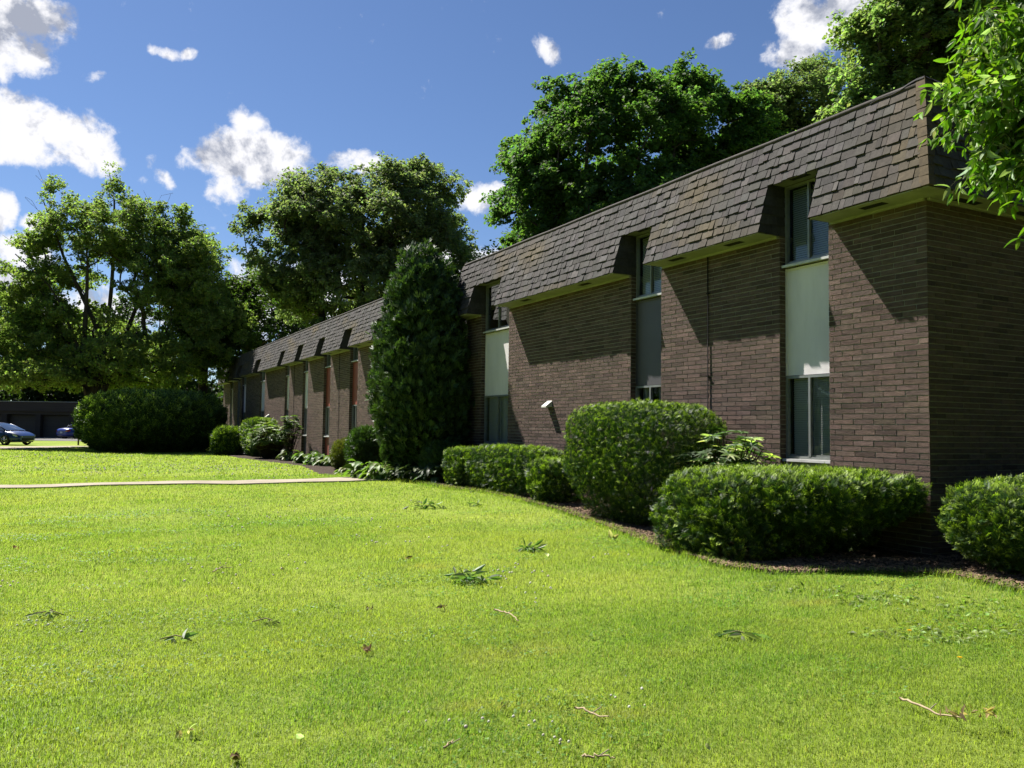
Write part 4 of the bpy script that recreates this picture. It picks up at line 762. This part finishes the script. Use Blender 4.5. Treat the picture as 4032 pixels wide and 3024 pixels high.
def blades(n, y0, y1, wd, ht, seg=2, spread=.95):
    y = np.sqrt(r.random(n)*(y1**2-y0**2)+y0**2); x = (r.random(n)*2-1)*spread*y; ok = lawn_ok(x, y) & (r.random(n) < np.clip((y-y0)/(.14*y0+.01) if y0 > 2 else 1., 0, 1)) & (r.random(n) < np.clip((y1-y)/(.123*y1), 0, 1)); x, y = x[ok], y[ok]; n = len(x)
    tuft = .75+.45*noise(np.stack([x, y, x*0], -1), 6.)+.25*noise(np.stack([x, y, x*0], -1), 1.5)
    ok = r.random(n) < np.clip(tuft+.45, .2, 1); x, y, tuft = x[ok], y[ok], tuft[ok]; n = len(x)
    h = ht*r.uniform(.55, 1.25, n)*np.clip(.6+.45*tuft, .5, 1.5); a = r.uniform(0, 6.28, n); wv = wd*r.uniform(.6, 1.2, n)
    le = r.uniform(.15, 1.0, n); wind = .5*noise(np.stack([x, y, x*0], -1), 1.1); dx = np.cos(a)*le+wind*.4; dy = np.sin(a)*le+.1; sx_, sy_ = -np.sin(a), np.cos(a)
    b = np.stack([x, y, gz(x, y)-.004], -1); s = np.stack([sx_, sy_, sx_*0], -1)*wv[:, None]*.5; dr = np.stack([dx, dy, dx*0], -1)
    cb = lawncol(x, y, n)
    if seg == 2:
        m1 = b+dr*(h*.28)[:, None]+Z*(h*.62)[:, None]; tp = b+dr*(h*.95)[:, None]+Z*(h*(1.05-.3*le))[:, None]
        v = np.stack([b-s, b+s, m1+s*.8, m1-s*.8, tp, tp], 1); k = 6; f = np.array([[0, 1, 2, 3], [3, 2, 4, 4]]); cc = np.stack([cb, cb, cb*1.04, cb*1.04, cb*1.12, cb*1.12], 1)
        v = v[:, :5]; cc = cc[:, :5]; i = np.arange(n)[:, None, None]*5
        g.add(v.reshape(-1, 3), (i+np.array([[0, 1, 2, 3]])).reshape(-1, 4), cc.reshape(-1, 3)); base = g.n-5*n; g.f.append((i+np.array([[3, 2, 4]])).reshape(-1, 3)+base); g.m.append(np.zeros(n)); g.smooth.append(np.zeros(n, bool))
    else:
        tp = b+dr*(h*.8)[:, None]+Z*(h*.95)[:, None]; g.add(np.stack([b-s, b+s, tp], 1).reshape(-1, 3), np.arange(3*n).reshape(-1, 3), np.repeat(cb, 3, 0))
blades(540000, 1.6, 7.2, .0034, .036); blades(500000, 6.31, 13., .0056, .040, 1); blades(390000, 11.4, 25, .011, .044, 1); blades(215000, 21.9, 54, .032, .065, 1)
# clover leaves among the grass
n = 90000; y = np.sqrt(r.random(n)*(14.**2-1.6**2)+1.6**2); x = (r.random(n)*2-1)*.8*y; q = np.stack([x, y, x*0], -1); ok = lawn_ok(x, y) & (noise(q+31, 1.2)+.5*noise(q, 3.) > .35); x, y = x[ok], y[ok]; n = len(x)
hexa = np.stack([np.cos(np.arange(4)*1.5708), np.sin(np.arange(4)*1.5708), np.array([.1, -.1, .1, -.1])], -1)
g.tile(hexa, [[0, 1, 2, 3]], np.stack([x, y, gz(x, y)+r.uniform(.02, .05, n)], -1), frames(unit(Z+.45*rdir(r, n)), rdir(r, n)), r.uniform(.005, .010, n)*(1+y*.04), leafcol(r, n, (.17, .31, .05), .2))
tag(g.obj('lawn_grass', M['grass']), 'short bright green mown grass covering the whole lawn', kind='stuff')
# ragged taller grass on the bed edge
g = G(); n = 14000; t = r.uniform(-2.5, 17, n); o = bed_edge(t)+r.normal(.03, .06, n); P = C0+D*t[:, None]+N*o[:, None]; P = P[pathdist(P[:, 0], P[:, 1]) > .5]; n = len(P); P[:, 2] = gz(P[:, 0], P[:, 1]); a = r.uniform(0, 6.28, n); h = r.uniform(.04, .11, n)
s = np.stack([-np.sin(a), np.cos(a), a*0], -1)*.003; tp = P+np.stack([np.cos(a)*h*.6, np.sin(a)*h*.6, h], -1); g.add(np.stack([P-s, P+s, tp], 1).reshape(-1, 3), np.arange(3*n).reshape(-1, 3), np.repeat(lawncol(P[:, 0], P[:, 1], n), 3, 0))
tag(g.obj('edge_grass', M['grass']), 'ragged longer grass fringe along the mulch bed edge', kind='stuff')
# white clover heads
CLV = [(2000, 2270, 150, 60, 30), (2110, 2330, 110, 70, 20), (2080, 2880, 220, 60, 14), (1750, 2880, 200, 70, 7), (2200, 2960, 160, 50, 8), (400, 1850, 520, 40, 230), (1000, 1860, 380, 35, 150), (250, 1800, 300, 12, 80), (900, 1840, 250, 12, 60), (110, 2480, 150, 40, 10), (300, 2500, 90, 30, 8), (1100, 2240, 260, 50, 22), (1500, 2130, 300, 60, 26), (2400, 2200, 100, 20, 8), (900, 2300, 300, 60, 16), (60, 2320, 80, 30, 10), (2450, 2760, 120, 60, 10), (1150, 2050, 500, 60, 60)]
g = G(); P = []
for px, py, sx2, sy2, k in CLV:
    for _ in range(int(k*.6)):
        p = ground(px+r.normal()*sx2*.5, max(py+r.normal()*sy2*.5, 1785)); 
        if lawn_ok(p[0], p[1]): P.append(p+Z*r.uniform(.035, .06))
P = np.array(P); n = len(P); dist = np.linalg.norm(P[:, :2], axis=1); ico = unit(np.array([[0, 0, 1], [.9, 0, .3], [.28, .85, .3], [-.72, .53, .3], [-.72, -.53, .3], [.28, -.85, .3], [.7, .5, -.5], [-.27, .82, -.5], [-.87, 0, -.5], [-.27, -.82, -.5], [.7, -.5, -.5]]))
icf = [[0, 1, 2], [0, 2, 3], [0, 3, 4], [0, 4, 5], [0, 5, 1], [1, 6, 2], [2, 6, 7], [2, 7, 3], [3, 7, 8], [3, 8, 4], [4, 8, 9], [4, 9, 5], [5, 9, 10], [5, 10, 1], [1, 10, 6]]
g.tile(ico, icf, P, frames(unit(Z+.2*rdir(r, n)), rdir(r, n)), (.0062+.0006*dist)*r.uniform(.7, 1.2, n), leafcol(r, n, (.72, .70, .60), .08, .03), sm=True); tag(g.obj('clover_flowers', M['petal']), 'scattered white clover flower heads in the lawn', kind='stuff')
# broad leaved weeds low in the turf at the right
g = G()
for px, py, k, sx2, sy2 in [(3420, 2350, 46, 90, 26), (3520, 2360, 26, 60, 20), (3240, 2320, 16, 120, 12), (3760, 2400, 28, 60, 26), (3880, 2500, 60, 150, 18), (3700, 2520, 40, 90, 18), (3600, 2470, 30, 50, 20), (3450, 2500, 26, 55, 12), (3980, 2480, 34, 60, 20), (3900, 2390, 24, 60, 20), (3060, 2320, 10, 60, 10), (3600, 2380, 18, 90, 24)]:
    for _ in range(int(k*.9)):
        p = ground(px+r.normal()*sx2*.9, py+r.normal()*sy2*.9); m_ = 3
        if not lawn_ok(p[0], p[1]): continue
        ph = r.uniform(0, 6.28, m_); el_ = r.uniform(.3, 1.1, m_); ax = np.stack([np.cos(ph)*np.cos(el_), np.sin(ph)*np.cos(el_), np.sin(el_)], -1); g.tile(*HB, np.tile(p+Z*.012, (m_, 1)), frames(np.tile(Z, (m_, 1))+r.normal(0, .35, (m_, 3)), ax), r.uniform(.028, .058, m_), leafcol(r, m_, (.24, .34, .09), .25))
tag(g.obj('broadleaf_weeds', M['leaf_gloss']), 'patches of broad leaved weeds in the turf at the right', kind='stuff')
# fallen leafy sprigs, sticks, dead leaves
def sprigfall(label, px, py, k, L, h, seed, col_=(.17, .27, .09)):
    r = np.random.default_rng(seed); p0 = ground(px, py); root = empty('fallen_leafy_sprig', p0); tag(root, label, 'leafy sprig', 'leafy sprigs blown onto the lawn'); g = G(); ph = r.uniform(0, 6.28, k); k = int(k*1.6); ph = r.uniform(0, 6.28, k); el_ = r.uniform(-.1, .85, k)
    ax = np.stack([np.cos(ph)*np.cos(el_), np.sin(ph)*np.cos(el_)*.6, np.sin(el_)], -1); q = p0+Z*.03+ax*h*r.uniform(.2, 1., k)[:, None]+np.stack([r.normal(0, .06, k)*L/.1, r.normal(0, .02, k), k*[0]], -1); lc = leafcol(r, k, col_, .25); pale = r.random(k) < .4; lc[pale] = leafcol(r, int(pale.sum()), (.26, .32, .19), .1)
    g.tile(*LB, q, frames(unit(rdir(r, k)+Z*.5), unit(ax-Z*.5)), L*r.uniform(.7, 1.2, k), lc); g.obj('leaves', M['leaf_gloss'], root)
    gs = G(); gs.tube([p0+[-.10, 0, .035], p0+[0, .01, .06], p0+[.11, -.01, .03]], .004, 4, (.6, .6, .4)); gs.obj('stem', M['twig'], root)
sprigfall('largest upright leafy sprig lying on the open lawn', 1852, 2298, 34, .115, .13, 301); sprigfall('flat dark leafy sprig nearest the mulch edge', 2090, 2170, 30, .11, .06, 302); sprigfall('small leafy sprig farthest up the lawn, before the low hedge', 1680, 2003, 22, .13, .12, 303)
sprigfall('tiny dark sprig up the lawn beside the mulch', 1868, 1992, 8, .13, .05, 304); sprigfall('thin two leaved sprig on the right lawn', 2905, 2520, 6, .12, .06, 305, (.10, .19, .04)); sprigfall('pale leafy bit at the middle left of the lawn', 1045, 2468, 7, .07, .03, 306, (.25, .3, .15)); sprigfall('dark and white curled leaf pair left of the lawn centre', 690, 2538, 4, .10, .03, 307); sprigfall('pale sprig near the left edge of the lawn', 195, 2436, 8, .09, .04, 308, (.25, .3, .15))
def stick(label, pts, rad, seed, dead=False):
    r = np.random.default_rng(seed); P = np.array([ground(*p)+Z*(.045+.01*i*(i % 2)) for i, p in enumerate(pts)]); k = np.linspace(0, len(P)-1, 14); q = np.stack([np.interp(k, np.arange(len(P)), P[:, j]) for j in range(3)], -1)+r.normal(0, .004, (14, 3)); root = empty('fallen_stick', P[0]); tag(root, label, 'stick', 'fallen sticks on the lawn')
    g = G(); g.tube(q, np.linspace(rad, rad*.5, 14), 6, (1.1, 1., .85)); m_ = q[6]; g.tube([m_, m_+[.05, .03, .02]], rad*.5, 4); g.obj('stem', M['twig'], root)
    if dead: k = 26; c = q[-1]; g = G(); g.tile(*LB, c+np.stack([r.uniform(-.10, .16, k), r.normal(0, .02, k), r.uniform(0, .03, k)], -1), frames(unit(rdir(r, k)+Z*.6), rdir(r, k)), r.uniform(.03, .06, k), leafcol(r, k, (.42, .30, .16), .25, .04)); g.obj('dead_leaves', M['leaf'], root)
stick('short pale stick right of the lawn centre', [(1945, 2425), (2000, 2440), (2045, 2470)], .007, 310); stick('bent pale stick low on the lawn', [(2262, 2822), (2310, 2838), (2360, 2860), (2400, 2880)], .006, 311); stick('long pale stick with a clump of dead leaves at the bottom right', [(3540, 2784), (3620, 2820), (3720, 2855), (3800, 2880)], .007, 312, True)
stick('thin stick high on the left lawn', [(835, 2270), (870, 2258), (915, 2252)], .006, 313); stick('short twig lying near the bottom edge', [(1748, 2985), (1785, 2965)], .005, 314); stick('stick cut by the bottom edge of the picture', [(2290, 3018), (2360, 3022), (2430, 3027)], .006, 315)
def deadleaf(label, px, py, k, L, seed, c_=(.30, .19, .10)):
    r = np.random.default_rng(seed); p0 = ground(px, py); g = G(); g.tile(*HB, p0+Z*.04+np.stack([r.uniform(-.6, .6, k)*L, r.normal(0, .1, k)*L, k*[0]], -1), frames(unit(rdir(r, k)+Z*.5), rdir(r, k)), L*r.uniform(.5, 1.1, k), leafcol(r, k, c_, .3)); o = g.obj('dead_leaf', M['leaf'], loc=p0); tag(o, label, 'dead leaf', 'dead leaves on the lawn')
for i, a_ in enumerate([('curled tan leaf at the bottom left of the lawn', 720, 2912, 5, .06, (.5, .4, .24)), ('dark curled leaf cut by the bottom edge, left of centre', 935, 3010, 4, .05, (.2, .13, .08)), ('small brown leaf by the left edge', 65, 2162, 3, .06), ('brown leaf above the largest sprig', 1590, 2212, 3, .06), ('brown crumpled leaf pair under the lawn centre', 1450, 2580, 7, .05), ('long dark seed head on the lawn left of the pale stick', 1742, 2408, 8, .045, (.14, .11, .06)), ('brown seed head left of the dark one', 1452, 2414, 5, .04), ('tan upright leaf on the left lawn', 1120, 2248, 2, .08, (.5, .38, .2)), ('pale round leaf at the lower left', 1152, 2928, 1, .045, (.45, .55, .38)), ('white petal like leaf high on the left lawn', 432, 2206, 1, .07, (.6, .6, .55)), ('tan leaf lying on the mulch edge before the rounded yew', 2402, 2132, 2, .10, (.62, .5, .36)), ('pale leaf just right of the flat dark sprig', 2158, 2194, 3, .05, (.5, .5, .42)), ('small black leaf on the lower lawn', 1975, 2818, 2, .03, (.06, .05, .04)), ('white leaf at the lower right lawn', 2762, 2965, 1, .06, (.6, .6, .5))]):
    deadleaf(*a_[:5], 330+i, *(a_[5:] or ()))
for i, (px, py, lab) in enumerate([(3780, 2622, 'yellow dandelion alone on the right lawn'), (3582, 2512, 'yellow dandelion among the broad leaved weeds'), (3998, 2302, 'yellow dandelion at the mulch edge by the right border')]):
    p0 = ground(px, py); root = empty('dandelion', p0); tag(root, lab, 'flower', 'dandelions'); g = G(); k = 26; ph = np.arange(k)*2.4; d = np.stack([np.cos(ph), np.sin(ph), .35+(np.arange(k) % 3)*.3], -1); g.tile(*LEAF4, p0+Z*.05+unit(d)*.009, frames(np.tile(Z, (k, 1)), unit(d)), np.full(k, .019), np.tile([.85, .52, .01], (k, 1))); g.obj('flower_head', M['petal'], root); g = G(); g.tube([p0, p0+Z*.05], .0018, 4, (.5, .9, .3)); g.obj('stem', M['twig'], root)

# ------------------------------------------------------------------ garages, posts, cars
gar = empty('garage_building', (-46, 84, 0)); tag(gar, 'long low dark brown garage block behind the blue cars', 'garage'); X0, X1, YG_ = -75., -37.5, 84.; ux = np.array([1., 0, 0]); oy = np.array([0, -1., 0])
def gs_(g, a, b, o0, o1, z0, z1, c=(1, 1, 1)): return slab(g, a, b, o0, o1, z0, z1, c, 0, np.array([0, YG_, 0.]), ux, oy)
g = G(); gs_(g, X0, X1, -6, -.6, 0, 3.2); [gs_(g, x, x+.5, -.6, .0, 0, 2.35) for x in np.arange(X0, X1, 3.4)]; gs_(g, X0, X1, -.6, .02, 2.3, 2.6, (1.3, 1.3, 1.3)); g.obj('wall', M['garage'], gar)
g = G(); gs_(g, X0-.2, X1+.2, -6.2, .25, 2.6, 3.55, (1.15, 1.1, 1.1)); rf = g.obj('roof_fascia', M['garage'], gar); g = G(); gs_(g, X0-.25, X1+.25, .1, .32, 3.553, 3.61); g.obj('edge_trim', M['cap'], rf)
for x in np.arange(X0, X1-3.4, 3.4):
    g = G()
    for k in range(4): gs_(g, x+.52, x+3.38, -.56, -.5, .02+k*.55, .02+k*.55+.53)
    g.obj('garage_door', M['garage_door'], gar)
for px, py, h_, lab in ((308, 1753, 1.75, 'left one of the two thin wooden stakes by the driveway'), (348, 1752, 1.5, 'right one of the two thin wooden stakes, touching the huge yew')):
    p = ground(px, py); g = G(); g.box(p+Z*h_/2, np.eye(3), [.04, .04, h_/2]); g.box(p+Z*(h_+.02), np.eye(3), [.05, .05, .02]); tag(g.obj('wooden_stake', M['wood'], loc=p), lab, 'stake', 'stakes by the driveway')

def car(name, label, pos, heading, paint, group='blue cars parked by the garages'):
    """sedan, +x forward, 4.7 m long"""
    root = empty(name, (pos[0], pos[1], float(gz(*pos)))); root.rotation_euler = (0, 0, heading); tag(root, label, 'car', group); lo = np.array(root['_w'][:])
    def part(g, nm, mats, par): 
        par_w = list(par['_w'][:]); par['_w'] = [0, 0, 0]; o = g.obj(nm, mats, par); par['_w'] = par_w; return o
    #   x, half width, z bottom, z shoulder, z centre top (bonnet / boot / belt)
    st = [(-2.33, .62, .42, .72, .80), (-2.28, .80, .30, .82, .93), (-2.05, .88, .24, .88, 1.02), (-1.7, .91, .22, .92, 1.05), (-1.2, .92, .2, .93, 1.03), (-.6, .93, .2, .92, .98), (.2, .93, .2, .90, .96), (.9, .92, .2, .89, .98), (1.3, .91, .22, .86, .96), (1.8, .87, .24, .78, .87), (2.15, .78, .26, .68, .76), (2.32, .60, .32, .58, .62)]
    ring = []
    for x, hw, zb, zs, zc in st: ring.append([(x, -hw*.90, zb), (x, -hw, zb+.12), (x, -hw*1.0, (zb+zs)/2), (x, -hw*.96, zs), (x, -hw*.80, zs+(zc-zs)*.65), (x, 0, zc), (x, hw*.80, zs+(zc-zs)*.65), (x, hw*.96, zs), (x, hw, (zb+zs)/2), (x, hw, zb+.12), (x, hw*.90, zb)])
    v = np.array(ring); ns, k = v.shape[:2]; i = np.arange(ns-1)[:, None]*k+np.arange(k)[None]; j2 = np.arange(ns-1)[:, None]*k+(np.arange(k)[None]+1) % k
    g = G(); g.add(v.reshape(-1, 3), np.stack([i, j2, j2+k, i+k], -1).reshape(-1, 4), (1, 1, 1), 0, True)
    for e_ in (0, ns-1): c_ = v[e_].mean(0); b = g.n; g.add(np.vstack([v[e_], c_]), [[q, (q+1) % k, k] for q in range(k)], (1, 1, 1), 0, True)
    # roof and pillars
    rs = [(-1.62, .68, 1.06), (-1.25, .64, 1.26), (-.85, .62, 1.39), (-.2, .62, 1.44), (.35, .62, 1.40), (.75, .64, 1.27), (1.32, .70, .98)]
    top = np.array([[(x, -hw, z-.05), (x, -hw*.8, z), (x, 0, z+.02), (x, hw*.8, z), (x, hw, z-.05)] for x, hw, z in rs[2:5]]); i = np.arange(2)[:, None]*5+np.arange(4)[None]; g.add(top.reshape(-1, 3), np.stack([i, i+1, i+6, i+5], -1).reshape(-1, 4), (1, 1, 1), 0, True)
    for s in (-1, 1):
        edge = [(x, s*(hw+.0), z-.05) for x, hw, z in rs]; g.tube(edge, .028, 6); g.tube([(-.1, s*.87, .95), (-.14, s*.63, 1.40)], .035, 6); g.tube([(-1.0, s*.87, .98), (-.95, s*.63, 1.35)], .03, 6)
        g.box((.78, s*.97, 1.0), np.eye(3), [.07, .07, .06])
    g.box((0, 0, .26), np.eye(3), [1.95, .86, .07], (.1, .1, .1)); body = part(g, 'body', M[paint], root)
    g = G(); q = lambda idx, s, dz=0: (rs[idx][0], s*rs[idx][1], rs[idx][2]-.05+dz)
    for s in (-1, 1): g.add([q(m_, s*.985) for m_ in range(7)]+[(x, s*.86, .93) for x, _, _ in rs], [[m_, m_+1, 8+m_, 7+m_] for m_ in range(6)])
    part(g, 'side_windows', M['car_glass'], root)
    for nm, a, b, x2, z2, hw2 in (('windscreen', 4, 6, 1.42, .955, .76), ('rear_window', 2, 0, -1.74, 1.045, .72)):
        g = G(); x1, hw1, z1 = rs[a]; m1 = rs[(a+b)//2]
        g.add([(x1, -hw1*.95, z1-.03), (x1, 0, z1+.015), (x1, hw1*.95, z1-.03), (m1[0], -m1[1]*.98, m1[2]-.03), (m1[0], 0, m1[2]+.035), (m1[0], m1[1]*.98, m1[2]-.03), (x2, -hw2, z2), (x2, 0, z2+.03), (x2, hw2, z2)], [[0, 1, 4, 3], [1, 2, 5, 4], [3, 4, 7, 6], [4, 5, 8, 7]], sm=True); part(g, nm, M['car_glass'], root)
    for x in (-1.42, 1.45):
        for s in (-1, 1):
            th = np.arange(24)*6.2832/24; g = G(); prof = [(.32, -.10), (.335, -.05), (.335, .05), (.32, .10), (.225, .105), (.215, .05)]; vv = np.array([[(x+rr*math.cos(t_), s*(.84+oo), .335+rr*math.sin(t_)) for t_ in th] for rr, oo in prof]); i = np.arange(5)[:, None]*24+np.arange(24)[None]; j3 = np.arange(5)[:, None]*24+(np.arange(24)[None]+1) % 24
            g.add(vv.reshape(-1, 3), np.stack([i, j3, j3+24, i+24], -1).reshape(-1, 4), sm=True); wh = part(g, 'wheel', M['tyre'], root); wh['_w'] = [0, 0, 0]; g = G(); g.tube([(x, s*.86, .335), (x, s*.955, .335)], .05, 8)
            for m_ in range(5): a = m_*1.2566+.3; g.tube([(x+.04*math.cos(a), s*.95, .335+.04*math.sin(a)), (x+.22*math.cos(a), s*.93, .335+.22*math.sin(a))], [.034, .045], 6)
            g.tube([(x+.22*math.cos(t_), s*.935, .335+.22*math.sin(t_)) for t_ in np.linspace(0, 6.2832, 21)], .014, 4, cap=False); part(g, 'rim', M['rim'], wh)
    for s in (-1, 1):
        g = G(); g.add([(-2.345, s*.60, .80), (-2.345, s*.60, .66), (-2.30, s*.80, .66), (-2.30, s*.80, .82), (-2.02, s*.895, .86), (-2.08, s*.905, .72)], [[0, 1, 2, 3], [3, 2, 5, 4]]); part(g, 'tail_lamp', M['lamp_red'], root)
        g = G(); g.add([(2.33, s*.42, .60), (2.33, s*.42, .50), (2.17, s*.795, .56), (2.14, s*.795, .68), (1.95, s*.85, .72), (2.0, s*.862, .62)], [[0, 1, 2, 3], [3, 2, 5, 4]]); part(g, 'headlight', M['lamp_clear'], root)
    g = G(); g.box((-2.352, 0, .60), np.eye(3), [.008, .16, .075]); part(g, 'number_plate', M['white'], root)
    g = G(); g.box((2.315, 0, .40), np.eye(3), [.03, .42, .05]); part(g, 'grille', M['black'], root)
    return root
c1 = at(0, 1700, 56.); car('parked_car', 'dark blue sedan cut by the left edge, nose pointing right', (gp(130, 54)-2.5, 54.6), R(-14), 'car_blue')
car('parked_car', 'brighter blue sedan seen from behind, in front of the garages', (gp(262, 78)+.9, 79.8), R(62), 'car_blue2')
